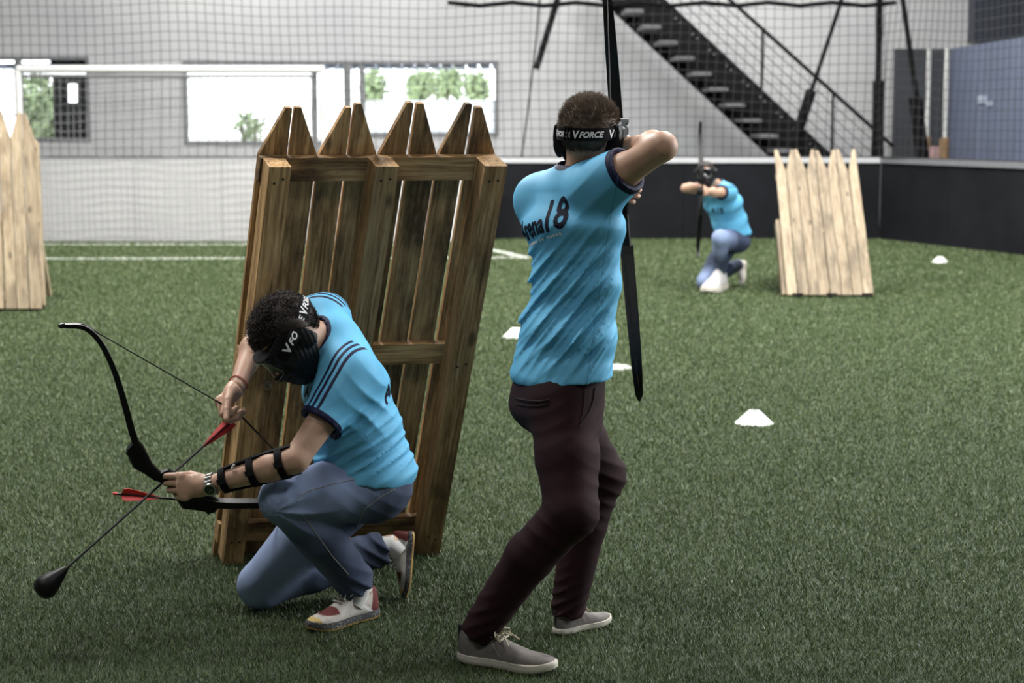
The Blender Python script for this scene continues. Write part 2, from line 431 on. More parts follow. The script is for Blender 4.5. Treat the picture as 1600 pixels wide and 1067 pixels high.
# safety netting above the boards
def netting(name, label, a, b, z0, z1, pitch, seed):
    rng = random.Random(seed); a = np.array(a, float); b = np.array(b, float); L = np.linalg.norm(b - a); u = (b - a) / L; n = np.array((u[1], -u[0], 0))
    cols = int(L / pitch); rows = int((z1 - z0) / pitch); m = MB(); segs = int(L / .45)
    def pos(s, z): return a + u * (s + .02 * math.sin(z * 2.1 + s * .6)) + n * (.05 * math.sin(s * 1.3 + z)) + np.array((0, 0, z + (.03 * math.sin(s * 1.1 + z * .7) + .018 * math.sin(s * 2.7)) * min(1, (z - z0) * 2)))
    for k in range(cols + 1):
        s = L * k / cols; m.tube([pos(s, z0 + (z1 - z0) * j / 12) for j in range(13)], .0052, 4, False)
    for k in range(rows + 1):
        z = z0 + (z1 - z0) * k / rows; r = .0052 if k else .014
        m.tube([pos(L * j / segs, z) for j in range(segs + 1)], r, 4, False)
    return tag(m.build(name, MT['net']), label, 'net')
netting('safety_net', 'dark square-mesh safety net hanging in front of the back wall', (-9.8, BD + .03, 0), (5.1, BD + .03, 0), 1.14, 4.6, .127, 1)
netting('safety_net', 'dark square-mesh safety net in front of the blue-grey partition', (5.1, BD + .03, 0), (6.3, 21.07, 0), 1.14, 4.6, .127, 3)

# masts and braces of the net
def pole(name, label, pts, r, sleeve=None):
    b = np.array(pts[0], float); o = thing(name, label, 'pole', b, 'net masts and braces')
    m = MB(); m.tube([np.array(p) - b for p in pts], r, 10); m.build('tube', MT['black_steel'], o, True)
    if sleeve:
        m = MB(); m.tube([np.array(p) - b for p in sleeve[0]], sleeve[1], 12); m.build('padded_sleeve', MT['black_pad'], o, True)
    return o
Y = BD + .35
pole('net_mast', 'upright black net mast with thick padded foot above the boards', [P(1372, 246, Y) * (1, 1, 0), P(1377, -160, Y)], .045, ([P(1371, 246, Y), P(1373, 126, Y)], .085))
pole('net_brace', 'black brace leaning right, padded foot behind the slanting pale barricade', [P(1238, 246, Y) * (1, 1, 0) , P(1240, 226, Y), P(1335, -60, Y)], .03, ([P(1240, 226, Y), P(1268, 141, Y)], .075))
pole('net_brace', 'black brace leaning left in front of the dark end panel', [P(1447, 250, 23.2) + (.06, .25, -1.1), P(1446, 250, 23.2) + (.06, .25, 0), P(1402, -60, 23.2) + (.06, .25, 0)], .035, ([P(1442, 252, 23.2) + (.06, .25, 0), P(1430, 152, 23.2) + (.06, .25, 0)], .09))
pole('net_brace', 'short black strut slanting down above the raised-elbow archer from the ceiling', [P(838, 108, Y), P(895, -80, Y)], .045)
m = MB(); rng = random.Random(5)
m.tube([P(700 + 50 * k, 6 + (3 if k % 2 else -2) , BD) for k in range(15)], .03, 6)
tag(m.build('net_rope', MT['black_pad']), 'dark bunched net rope along the top of the picture', 'rope')
m = MB(); m.tube([P(846, -40, BD - .02), P(838, 60, BD - .02), P(824, 180, BD - .02), P(815, 246, BD - .02)], .012, 5)
tag(m.build('net_seam_cord', MT['black_pad']), 'thin dark seam cord hanging down the net beside the strut', 'cord')

# steel staircase
SY0, SY1 = 25.0, 26.1
st = thing('steel_staircase', 'black steel staircase with cable railing behind the net', 'staircase', (P(1260, 250, SY0)[0], SY0, 0))
so = np.array(st.location)
def stringer(Y, p0, p1, h):
    a, b = P(*p0, Y), P(*p1, Y); d = nrm(b - a); up = np.array((-d[2], 0, d[0])); up = up if up[2] > 0 else -up
    m = MB(); q = [a, b, b - up * h, a - up * h]
    m.add([x - so + (0, -.02, 0) for x in q] + [x - so + (0, .02, 0) for x in q], [(3,2,1,0),(4,5,6,7),(0,1,5,4),(1,2,6,5),(2,3,7,6),(3,0,4,7)]); return m
TOPA, TOPB = (1322, 262), (966, -70)
stringer(SY0, TOPA, TOPB, .30).build('stringer', MT['black_steel'], st)
a = P(*TOPA, SY0); b = P(*TOPB, SY0); dd = nrm(b - a); upv = np.array((-dd[2], 0, dd[0])); upv = upv if upv[2] > 0 else -upv
a2, b2 = a - upv * .12, b - upv * .12
m = MB(); q = [a2 - upv * .0, b2, b2 - upv * .42, a2 - upv * .42]
m.add([x - so + (0, 1.08, 0) for x in q] + [x - so + (0, 1.12, 0) for x in q], [(3,2,1,0),(4,5,6,7),(0,1,5,4),(1,2,6,5),(2,3,7,6),(3,0,4,7)]); m.build('stringer', MT['black_steel'], st)
L = np.linalg.norm(b - a); nst = int(L / .33)
mbolt = MB()
for k in range(nst):
    c = a + dd * (.12 + k * .33) - upv * .40 - so
    m = MB(); m.box((c[0] - .15, .03, c[2] - .02), (c[0] + .12, 1.07, c[2] + .03)); m.build('tread', MT['steel_tread'], st)
    for e in (0, .09):
        cc = a + dd * (.2 + k * .33 + e) - upv * .10 - so; mbolt.lathe([(0, -.026), (.014, -.026), (.014, -.02)], (cc[0], -.0, cc[2]), 8, (0, 1, 0))
mbolt.build('bolts', MT['grey_frame'], st)['kind'] = 'stuff'
ra, rb = P(1397, 230, SY0 - .02), P(1105, -32, SY0 - .02)
m = MB(); m.tube([ra - so, rb - so], .028, 8); m.build('handrail', MT['black_steel'], st, True)
for px in (1191, 1301, 1375):
    t = (px - 1105) / (1397 - 1105); top = rb + (ra - rb) * t
    tx = (top[0] - a[0]) / (b[0] - a[0]); bot = a + (b - a) * tx; bot[0] = top[0]
    m = MB(); m.tube([top - so, bot - so + (0, -.02, 0)], .02, 6); m.build('baluster', MT['black_steel'], st)
for k in range(4):
    f = (k + 1) / 5; p = a + upv * .02; A = a * (1 - f) + ra * f; B = b * (1 - f) + rb * f
    m = MB(); m.tube([A - so, B - so], .006, 5); m.build('cable', MT['black_steel'], st)

# pitch markings
LINES = []
def strip(name, a, b, w_, label=None):
    LINES.append((a, b, w_))
    a = np.array(a, float); b = np.array(b, float); u = nrm(b - a); n = np.array((-u[1], u[0], 0)) * w_ / 2; k = 16
    m = MB(); V = []
    for i in range(k + 1):
        p = a + (b - a) * i / k; V += [p - n + (0, 0, .006), p + n + (0, 0, .006)]
    m.add(V, [(2*i, 2*i+2, 2*i+3, 2*i+1) for i in range(k)]); o = m.build(name, MT['line']); struct(o); return o
strip('trim_5', (-9.9, 22.85, 0), (-.9, 22.85, 0), .12)
strip('trim_6', (-9.9, G(220, 407)[1], 0), G(824, 404), .12)
strip('trim_7', G(740, 385), G(826, 405), .12)
c = G(958, 575); m = MB(); m.lathe([(0, .012), (.10, .012), (.12, .008), (.125, .0)], c, 20)
tag(m.build('penalty_spot', MT['line']), 'flat white spot on the turf beside the standing archer', 'marking')

# disc cones
def cone(px, py, label):
    c = G(px, py); r = thing('marker_cone', label, 'cone', c, 'white disc cones on the turf')
    m = MB(); m.lathe([(.100, 0), (.104, .006), (.098, .010), (.030, .074), (.024, .074), (.024, .066), (.088, .008), (.1, 0)], n=28)
    m.build('dome', MT['cone'], r, True)
    m = MB(); m.lathe([(.106, .0), (.108, .004), (.100, .011), (.096, .004)], n=28); m.build('rim', MT['cone'], r, True)
cone(1178, 662, 'white disc cone on open turf in the right foreground')
cone(806, 527, 'white disc cone peeking out behind the standing archer')
cone(1469, 411, 'white disc cone near the black boards on the far right')

# ------------------------------------------------------------------ barricades
def clip_top(x0, x1, z1, hi_left, sp, tip):
    """plank outline with one slanted shoulder"""
    if hi_left: return [(x0, 0), (x1, 0), (x1, z1), (x0 + tip, z1 + sp), (x0 + .004, z1 + sp), (x0, z1 + sp - .004)]
    return [(x0, 0), (x1, 0), (x1, z1 + sp - .004), (x1 - .004, z1 + sp), (x1 - tip, z1 + sp), (x0, z1)]
def barricade(name, label, O, u, v, n, W, L, spike, mat, planks, rails, posts, seed, base=None, first_left=False, nails=True, tip=.022):
    """O lower left corner seen from the side n points to; planks lie between depth 0 and -0.022 (away from n)"""
    rng = random.Random(seed); O = np.array(O, float); root = thing(name, label, 'barricade', O, 'wooden picket barricades')
    def T(x, y, z): return u * x + n * y + v * z
    def emit(nm, poly, y0, y1, parent=root, axis='z', mt=None):
        k = len(poly); L3 = [(x, y0, z) for x, z in poly] + [(x, y1, z) for x, z in poly]
        V = [T(*q) for q in L3]; Fs = [list(range(k)), list(range(k, 2*k))[::-1]] + [(i, k+i, k+(i+1) % k, (i+1) % k) for i in range(k)]
        me = mesh_np(nm, V, Fs); bm = bmesh.new(); bm.from_mesh(me); bmesh.ops.recalc_face_normals(bm, faces=bm.faces); bm.to_mesh(me); bm.free()
        loc = [(q[0], q[1], q[2]) for q in L3] if axis == 'z' else [(q[2], q[1], q[0]) for q in L3]
        attr_v(me, 'loc', loc); return link(nm, me, mt or mat, parent)
    pw = W / planks; mb = MB()
    for k in range(planks):
        g0 = rng.uniform(.003, .008); g1 = rng.uniform(.003, .008); sk = rng.uniform(-.003, .003); dz = rng.uniform(-.012, .012); yo = rng.uniform(-.004, 0)
        hl = (k % 2 == 1) != first_left
        poly = clip_top(k * pw + g0, (k + 1) * pw - g1, L, hl, spike + dz, tip)
        poly = [(x + sk * (z / L - .5) * 2, z) for x, z in poly]
        pl = emit('plank', poly, -.022 + yo, yo)
        if nails:
            for (z0, z1) in rails:
                for fx in (.3, .7):
                    x = (k + fx) * pw; z = (z0 + z1) / 2 + rng.uniform(-.01, .01); s = .0045
                    for yy in (yo - .0225, ):
                        mb.add([T(x + s * math.cos(t), yy, z + s * math.sin(t)) for t in np.arange(6) * math.pi / 3], [list(range(6))])
    for (z0, z1) in rails:
        emit('rail', [(.004, z0), (W - .004, z0), (W - .004, z1), (.004, z1)], .001, .034, axis='x')
    for (x0, x1, z0, z1, y0, y1) in posts:
        po = emit('post', [(x0, z0), (x1, z0), (x1, z1), (x0, z1)], y0, y1)
        if nails:
            for (ra_, rb_) in rails:
                for fx in (.3, .68):
                    x = x0 + (x1 - x0) * fx; z = (ra_ + rb_) / 2 + rng.uniform(-.02, .02); s = .005
                    mb.add([T(x + s * math.cos(t), y1 + .001, z + s * math.sin(t)) for t in np.arange(6) * math.pi / 3], [list(range(6))])
    if nails: mb.build('nails', MT['nail'], root)['kind'] = 'stuff'
    return root, T
BL = G(331, 870); BR = P(669, 866, 6.56); BR[2] = 0
TL = P(402, 242, 5.95)
u = nrm(BR - BL); W = np.linalg.norm(BR - BL); v = TL - BL; L = np.linalg.norm(v); v = v / L; n = nrm(np.cross(u, v))
n = n if n[1] < 0 else -n
n = nrm(n + u * .2)          # the nailed frame has racked a little
Bn = n
br, BT = barricade('picket_barricade', 'large weathered wooden picket barricade leaning over the kneeling archer in front', BL, u, v, n, W, L, .178, MT['wood_old'], 8,
    [(L - .085, L), (.53 * L - .04, .53 * L + .04), (.085, .165)],
    [(.012, .086, .04, L + .0, .034, .125), (W / 2 - .043, W / 2 + .037, .04, L, .034, .125), (W - .082, W - .003, .04, L, .034, .125)], 7, first_left=False)
# chalky white stamp on the second plank
m = MB(); cx, cz = .128, .45 * L
for r0, r1 in ((.0145, .0175), (.007, .009)):
    ring = [BT(cx + r0 * math.cos(t), .002, cz + r0 * math.sin(t)) for t in np.arange(20) * math.pi / 10] + [BT(cx + r1 * math.cos(t), .002, cz + r1 * math.sin(t)) for t in np.arange(20) * math.pi / 10]
    m.add(ring, [(i, (i + 1) % 20, 20 + (i + 1) % 20, 20 + i) for i in range(20)])
m.build('stamp', plain('chalk_mark', srgb(190, 184, 170), .9), br)

# pale barricade on the right, leaning back, front side seen
def front_barricade(label, bl, brr, tl_px, tl_Y, seed, n_pl, spike, legs, first_left):
    O = np.array(bl, float); u = nrm(np.array(brr) - O); W = np.linalg.norm(np.array(brr) - O); tl = P(*tl_px, tl_Y); v = tl - O; L = np.linalg.norm(v); v /= L
    # planks face the camera: n points away from the camera, rails and posts behind
    n = nrm(np.cross(u, v)); n = n if n[1] > 0 else -n
    O2 = O
    r, T = barricade('picket_barricade', label, O2, u, v, n, W, L, spike, MT['wood_new'], n_pl,
        [(L - .1, L - .02), (.5 * L, .5 * L + .08), (.08, .16)], [(-.03 + .0, .05, .05, .62 * L, .034, .12), (W / 2 - .04, W / 2 + .04, .05, L - .02, .034, .12), (W - .06, W + .0, .05, L - .02, .034, .12)], seed, first_left=first_left, nails=False, tip=.03)
    for x in legs:   # props behind and rubber feet
        top = T(x, .12, .66 * L); foot = np.array((top[0], top[1] + .42, .03 - 0)); m = MB()
        m.tube([top, foot], .03, 4); o = m.build('prop', MT['wood_new'], r)
        attr_v(o.data, 'loc', [tuple(q.co) for q in o.data.vertices])
        m = MB(); c = T(x, .02, .0); m.box((c[0] - .05, c[1] - .03, -.0 - O[2]), (c[0] + .05, c[1] + .08, .03)); m.build('foot_pad', MT['black_rubber'], r)
    return r
def lift(q, z): q = np.array(q, float); q[2] = z; return q
front_barricade('pale wooden picket barricade leaning back beside the far kneeling archer', lift(G(1229, 466), .02), lift(G(1366, 466), .02), (1211, 268), 17.1, 11, 8, .27, (.1, .42, .75), True)
front_barricade('pale wooden picket barricade cut off by the left picture edge', lift(G(-88, 488), .03), lift(G(67, 488), .03), (-96, 214), 15.35, 12, 8, .22, (.1, .45, .78), False)

# ------------------------------------------------------------------ turf fibres
def turf_fibres(N, y0, y1, seed):
    """short blades, thinner on the ground and broader with distance so that the pile reads alike everywhere"""
    rng = np.random.default_rng(seed); y = y0 * (y1 / y0) ** rng.uniform(0, 1, N); x = rng.uniform(-1, 1, N) * (.34 * y + 1.2)
    lim = np.where(y > 21.05, 6.25 + (5.1 - 6.25) * (y - 21.05) / (24 - 21.05), np.minimum(6.25 + (21.05 - y) * .38, 6.58)) - .04
    k = (x < lim) & (x > -9.9) & ((y < 23.5) | (x > -.3)); x, y = x[k], y[k]; N = len(x)
    far = y / 5.5
    a = rng.uniform(0, 2 * np.pi, N); hh = .019 * rng.uniform(.5, 1.15, N) * far ** .3; lean = rng.uniform(.1, 1.0, N) * .017 * far ** .3; la = rng.uniform(0, 2 * np.pi, N)
    w2 = .0016 * rng.uniform(.7, 1.2, N) * far ** 1.15
    r = np.clip(rng.normal(.22, .11, N), 0, .5)
    for (p, q, wd) in LINES:
        p = np.array(p[:2]); q = np.array(q[:2]); u_ = (q - p) / np.linalg.norm(q - p); v_ = np.stack([x, y], 1) - p; t = v_ @ u_; o = np.abs(v_[:, 0] * -u_[1] + v_[:, 1] * u_[0])
        r[(o < wd / 2) & (t > 0) & (t < np.linalg.norm(q - p))] = 1.0
    c = G(958, 575); r[(x - c[0]) ** 2 + (y - c[1]) ** 2 < .115 ** 2] = 1.0
    V = np.zeros((N, 3, 3)); dx, dy = np.cos(a) * w2, np.sin(a) * w2
    V[:, 0] = np.stack([x - dx, y - dy, np.zeros(N) + .001], 1); V[:, 1] = np.stack([x + dx, y + dy, np.zeros(N) + .001], 1)
    V[:, 2] = np.stack([x + np.cos(la) * lean, y + np.sin(la) * lean, hh], 1)
    me = mesh_np('turf_fibres', V.reshape(-1, 3), np.arange(N * 3).reshape(-1, 3)); attr_f(me, 'rnd', np.repeat(r, 3))
    o = link('turf_fibres', me, MT['blade']); o['kind'] = 'stuff'; tag(o, 'short green artificial turf fibres covering the pitch', 'turf')
turf_fibres(1500000, 4.3, 23.95, 1)
# ------------------------------------------------------------------ implicit surfaces for bodies and clothes
f4 = np.float32
def A(*v): return np.array(v, dtype=f4)
def seg(a, b, r1, r2):
    a = np.asarray(a, f4); b = np.asarray(b, f4); ba = b - a; L2 = float(ba @ ba) + 1e-9
    def f(Q):
        pa = Q - a; t = np.clip(pa @ ba / L2, 0, 1)
        return np.sqrt(((pa - t[:, None] * ba) ** 2).sum(1)) - (r1 + (r2 - r1) * t)
    return f
def ell(c, rad, R=np.eye(3)):
    c = np.asarray(c, f4); rad = np.asarray(rad, f4); R = np.asarray(R, f4)
    def f(Q):
        q = (Q - c) @ R.T; k0 = np.sqrt(((q / rad) ** 2).sum(1)); k1 = np.sqrt(((q / rad ** 2) ** 2).sum(1)) + 1e-9
        return k0 * (k0 - 1) / k1
    return f
def tor(a, b, wa, da, wb, db, la, lb):
    a = np.asarray(a, f4); b = np.asarray(b, f4); ax = b - a; L = float(np.linalg.norm(ax)); axn = ax / L
    def o(v): v = np.asarray(v, f4); v = v - axn * (v @ axn); return v / np.linalg.norm(v)
    la, lb = o(la), o(lb); m = min(wa, da, wb, db)
    def f(Q):
        pa = Q - a; s = pa @ axn; t = np.clip(s / L, 0, 1); q = pa - (t * L)[:, None] * axn; z = s - t * L
        lat = la + (lb - la) * t[:, None]; lat /= np.linalg.norm(lat, axis=1)[:, None]; dep = np.cross(axn, lat)
        w = wa + (wb - wa) * t; d = da + (db - da) * t
        k = np.sqrt(((q * lat).sum(1) / w) ** 2 + ((q * dep).sum(1) / d) ** 2 + (z / (.7 * m)) ** 2)
        return (k - 1) * np.minimum(w, d)
    return f
def smin(a, b, k):
    if k <= 0: return np.minimum(a, b)
    h = np.maximum(k - np.abs(a - b), 0) / k
    return np.minimum(a, b) - h * h * k * .25
def union(prims):
    def f(Q):
        d = None
        for fn, k in prims:
            e = fn(Q); d = e if d is None else smin(d, e, k)
        return d
    return f
def waves(seed, n=5, lo=.6, hi=1.4):
    r = np.random.default_rng(seed); K = r.normal(size=(n, 3)); K /= np.linalg.norm(K, axis=1)[:, None]; K *= r.uniform(lo, hi, n)[:, None]; ph = r.uniform(0, 6.28, n)
    K = K.astype(f4); ph = ph.astype(f4)
    return lambda Q, s: np.sin(Q @ (K * s).T + ph).sum(1) / n
def grid_mesh(f, lo, hi, h):
    """surface nets over the active blocks of a grid -> vertices, quads"""
    lo = np.asarray(lo, float); B = 8
    nb = np.ceil((np.asarray(hi, float) - lo) / (h * B)).astype(int); n = nb * B
    bi = np.stack(np.meshgrid(*[np.arange(k) for k in nb], indexing='ij'), -1).reshape(-1, 3)
    ctr = (lo + (bi + .5) * B * h - h * .5).astype(f4)
    dc = f(ctr); act = np.abs(dc) < B * h * 1.25 + .012
    D = np.where(dc < 0, -1, 1).astype(f4).reshape(nb)
    D = np.repeat(np.repeat(np.repeat(D, B, 0), B, 1), B, 2)
    off = np.stack(np.meshgrid(*[np.arange(B)] * 3, indexing='ij'), -1).reshape(-1, 3)
    ab = bi[act]
    for s in range(0, len(ab), 1500):
        idx = (ab[s:s + 1500, None, :] * B + off[None]).reshape(-1, 3)
        v = f((lo + idx * h).astype(f4)); D[idx[:, 0], idx[:, 1], idx[:, 2]] = v
    D[0], D[-1] = np.maximum(D[0], 1e-3), np.maximum(D[-1], 1e-3); D[:, 0] = np.maximum(D[:, 0], 1e-3); D[:, -1] = np.maximum(D[:, -1], 1e-3); D[:, :, 0] = np.maximum(D[:, :, 0], 1e-3); D[:, :, -1] = np.maximum(D[:, :, -1], 1e-3)
    S = D < 0; nx, ny, nz = S.shape
    cnt = np.zeros((nx - 1, ny - 1, nz - 1), np.int8)
    for i in (0, 1):
        for j in (0, 1):
            for k in (0, 1): cnt += S[i:nx - 1 + i, j:ny - 1 + j, k:nz - 1 + k]
    cm = (cnt > 0) & (cnt < 8); ci = np.argwhere(cm); N = len(ci)
    vid = np.full(cm.shape, -1, np.int64); vid[cm] = np.arange(N)
    acc = np.zeros((N, 3)); num = np.zeros(N)
    C = [(i, j, k) for i in (0, 1) for j in (0, 1) for k in (0, 1)]
    val = {c: D[ci[:, 0] + c[0], ci[:, 1] + c[1], ci[:, 2] + c[2]] for c in C}
    for c in C:
        for ax in range(3):
            if c[ax] == 0:
                e = list(c); e[ax] = 1; e = tuple(e); va, vb = val[c], val[e]; x = (va < 0) != (vb < 0)
                t = va[x] / (va[x] - vb[x]); p = np.tile(np.array(c, float), (x.sum(), 1)); p[:, ax] = t
                acc[x] += p; num[x] += 1
    V = lo + (ci + acc / num[:, None]) * h
    quads = []
    for ax in range(3):
        a, b = [(1, 2), (2, 0), (0, 1)][ax]
        s0 = [slice(None)] * 3; s1 = [slice(None)] * 3; s0[ax] = slice(0, -1); s1[ax] = slice(1, None)
        x = S[tuple(s0)] != S[tuple(s1)]; q = np.argwhere(x)
        ok = (q[:, a] > 0) & (q[:, b] > 0) & (q[:, a] < S.shape[a] - 1) & (q[:, b] < S.shape[b] - 1); q = q[ok]
        inside = S[q[:, 0], q[:, 1], q[:, 2]]
        def cell(da, db):
            r = q.copy(); r[:, a] += da; r[:, b] += db; return vid[r[:, 0], r[:, 1], r[:, 2]]
        Q4 = np.stack([cell(-1, -1), cell(0, -1), cell(0, 0), cell(-1, 0)], 1)
        Q4[~inside] = Q4[~inside][:, ::-1]; quads.append(Q4)
    return V, np.concatenate(quads)
def bounds(pts, r):
    pts = np.asarray(pts); return pts.min(0) - r, pts.max(0) + r
def sdf_obj(name, f, lo, hi, h, mat, parent, off, post=None, extra=None):
    V, Q = grid_mesh(f, lo, hi, h)
    for (g, l2, h2, hh) in (extra or []):
        V2, Q2 = grid_mesh(g, l2, h2, hh); Q = np.concatenate([Q, Q2 + len(V)]); V = np.concatenate([V, V2])
    me = mesh_np(name, V - off, Q, True)
    if post: post(me, V.astype(f4))
    return link(name, me, mat, parent)
def ridge(x): return 1 - 2 * np.abs(np.sin(x)) ** .7

# ------------------------------------------------------------------ cloth, skin and gear materials
def skin_mat(name, c):
    t = NT(name); v = t.coord(); n = t.noise(v, 14, 5); n2 = t.noise(v, 260, 3)
    t.color(t.mix(t.math('MULTIPLY', n2, .35), t.ramp(n, [(.35, tuple(x * .82 for x in c[:3]) + (1,)), (.65, c)]), tuple(c[i] * (1.0, .8, .74)[i] for i in range(3)) + (1,)))
    t.b.inputs['Roughness'].default_value = .5; t.b.inputs['Subsurface Weight'].default_value = .06; t.b.inputs['Subsurface Radius'].default_value = (.01, .004, .002)
    t.bump(n2, .12, .002); return t.m
SKIN = skin_mat('skin', srgb(206, 168, 144))
NAVY = srgb(18, 22, 58)
def shirt_mat():
    t = NT('light_blue_jersey'); v = t.coord(); n = t.noise(v, 6, 4); weave = t.noise(v, 900, 2)
    c = t.ramp(n, [(.3, srgb(98, 178, 220)), (.7, srgb(112, 192, 232))])
    sx = t.attr('sx'); sm = t.step(t.attr('sm'), 0, 9)
    st = None
    for x in (-.021, 0, .021):
        b = t.step(sx, x - .0052, x + .0052, .0008); st = b if st is None else t.math('MAXIMUM', st, b)
    navy = t.math('MULTIPLY', st, sm)
    navy = t.math('MAXIMUM', navy, t.step(t.attr('cf'), 0, 9, .0008)); navy = t.math('MAXIMUM', navy, t.step(t.attr('cl'), 0, 9, .0008))
    c = t.mix(navy, c, NAVY)
    seam = t.step(t.attr('seam'), -.0012, .0012, .0006); c = t.mix(t.math('MULTIPLY', seam, .55), c, srgb(60, 110, 150))
    t.color(c); t.b.inputs['Roughness'].default_value = .6; t.b.inputs['Specular IOR Level'].default_value = .3
    t.bump(weave, .12, .001); return t.m
MT['shirt'] = shirt_mat()
def jeans_mat():
    t = NT('blue_denim'); v = t.coord(); n = t.noise(v, 5, 5); w1 = t.noise(t.coord(scale=(1, 1, .25)), 420, 3)
    c = t.ramp(n, [(.3, srgb(29, 38, 60)), (.7, srgb(50, 63, 92))])
    fade = t.attr('fade'); c = t.mix(t.math('MULTIPLY', fade, .85), c, srgb(152, 170, 208))
    c = t.mix(t.math('MULTIPLY', w1, .22), c, srgb(110, 122, 146))
    s = t.step(t.attr('seam'), -.0013, .0013, .0006); c = t.mix(t.math('MULTIPLY', s, .7), c, srgb(150, 150, 150))
    t.color(c); t.b.inputs['Roughness'].default_value = .85; t.bump(w1, .3, .0015); return t.m
MT['jeans'] = jeans_mat()
def chino_mat():
    t = NT('burgundy_cotton'); v = t.coord(); n = t.noise(v, 7, 5); w1 = t.noise(v, 500, 2)
    c = t.ramp(n, [(.3, srgb(35, 14, 18)), (.7, srgb(46, 19, 24))])
    s = t.step(t.attr('seam'), -.0013, .0013, .0006); c = t.mix(t.math('MULTIPLY', s, .6), c, srgb(24, 10, 14))
    t.color(c); t.b.inputs['Roughness'].default_value = .8; t.b.inputs['Specular IOR Level'].default_value = .25; t.bump(w1, .2, .001); return t.m
MT['chino'] = chino_mat()
MT['hair_dark'] = plain('dark_brown_hair', srgb(40, 32, 27), .6, spec=.3, var=.4, scale=30)
MT['hair_brown'] = plain('brown_hair', srgb(100, 86, 73), .6, spec=.3, var=.45, scale=30)
MT['print_navy'] = plain('navy_print', srgb(12, 15, 38), .7, spec=.2)
MT['print_white'] = plain('white_print', srgb(232, 232, 232), .6, var=.02)
MT['strap'] = plain('black_webbing', srgb(17, 17, 19), .8, spec=.15, bump=.25, bscale=300)
MT['mask'] = plain('black_mask_plastic', srgb(17, 17, 19), .5, var=.2, spec=.3, bump=.15, bscale=150)
lens = NT('dark_lens'); lens.color(srgb(16, 17, 19)); lens.b.inputs['Roughness'].default_value = .08; lens.b.inputs['Coat Weight'].default_value = .6; MT['lens'] = lens.m
MT['rim'] = plain('glossy_grey_rim', srgb(120, 120, 122), .2, metal=.8)
MT['silver'] = plain('brushed_steel', srgb(186, 186, 184), .28, metal=1)
MT['red_vane'] = plain('red_fletching', srgb(214, 52, 48), .5)
MT['red_thread'] = plain('red_thread', srgb(170, 50, 46), .8)
MT['carbon'] = plain('black_carbon', srgb(20, 20, 22), .35)
MT['sole_white'] = plain('off_white_rubber', srgb(206, 200, 186), .7)
MT['lace_white'] = plain('white_lace', srgb(216, 214, 210), .8)
MT['lace_tan'] = plain('tan_lace', srgb(196, 184, 160), .8)
MT['dark_cloth'] = plain('dark_heel_tab', srgb(34, 32, 34), .8)
def sneaker_mat():
    t = NT('white_red_suede'); L = t.attr_xyz('loc'); v = t.coord(attr='loc'); n = t.noise(v, 40, 5)
    c = t.ramp(n, [(.3, srgb(176, 168, 158)), (.7, srgb(206, 200, 192))])
    red = srgb(98, 36, 34)
    toe = t.math('MULTIPLY', t.step(L[0], .182, .246, .002), t.step(L[2], .046, .3, .002)); toe = t.math('MULTIPLY', toe, t.step(t.math('ABSOLUTE', L[1]), -1, .036, .003))
    heel = t.math('MULTIPLY', t.step(t.math('ADD', L[0], t.math('MULTIPLY', L[2], .35)), -1, .060, .001), t.step(L[2], .0, .2, .001))
    c = t.mix(t.math('MAXIMUM', toe, heel), c, red)
    d = t.math('ADD', L[0], t.math('MULTIPLY', L[2], -1.3)); s1 = t.math('MULTIPLY', t.step(d, .002, .018, .001), t.step(L[2], .028, .08, .001))
    c = t.mix(s1, c, srgb(228, 228, 226))
    gum = t.math('MULTIPLY', t.step(L[0], .255, 1, .002), t.step(L[2], -1, .045, .002)); c = t.mix(gum, c, srgb(196, 172, 108))
    t.color(c); t.b.inputs['Roughness'].default_value = .8; t.bump(n, .2, .002); return t.m
MT['sneaker'] = sneaker_mat()
def speck_sole():
    t = NT('speckled_rubber'); L = t.attr_xyz('loc'); v = t.coord(attr='loc'); vo = t.noise(v, 260, 2)
    c = t.ramp(vo, [(.62, srgb(66, 66, 68)), (.66, srgb(200, 196, 186))]); g = t.step(L[2], -1, .007, .0008); t.color(t.mix(g, c, srgb(186, 150, 84))); t.b.inputs['Roughness'].default_value = .8; return t.m
MT['sole_speck'] = speck_sole()
def canvas_mat():
    t = NT('grey_canvas'); v = t.coord(attr='loc'); n = t.noise(v, 30, 4); w1 = t.noise(v, 700, 2); L = t.attr_xyz('loc')
    c = t.ramp(n, [(.3, srgb(98, 93, 90)), (.7, srgb(122, 116, 112))])
    d = t.math('ADD', L[0], t.math('MULTIPLY', L[2], .9)); s = t.math('MULTIPLY', t.step(d, .165, .1665, .0006), t.step(L[2], .03, 1)); c = t.mix(s, c, srgb(170, 166, 160))
    t.color(c); t.b.inputs['Roughness'].default_value = .85; t.bump(w1, .3, .001); return t.m
MT['canvas'] = canvas_mat()
MT['white_shoe'] = plain('white_trainer', srgb(206, 202, 200), .7)

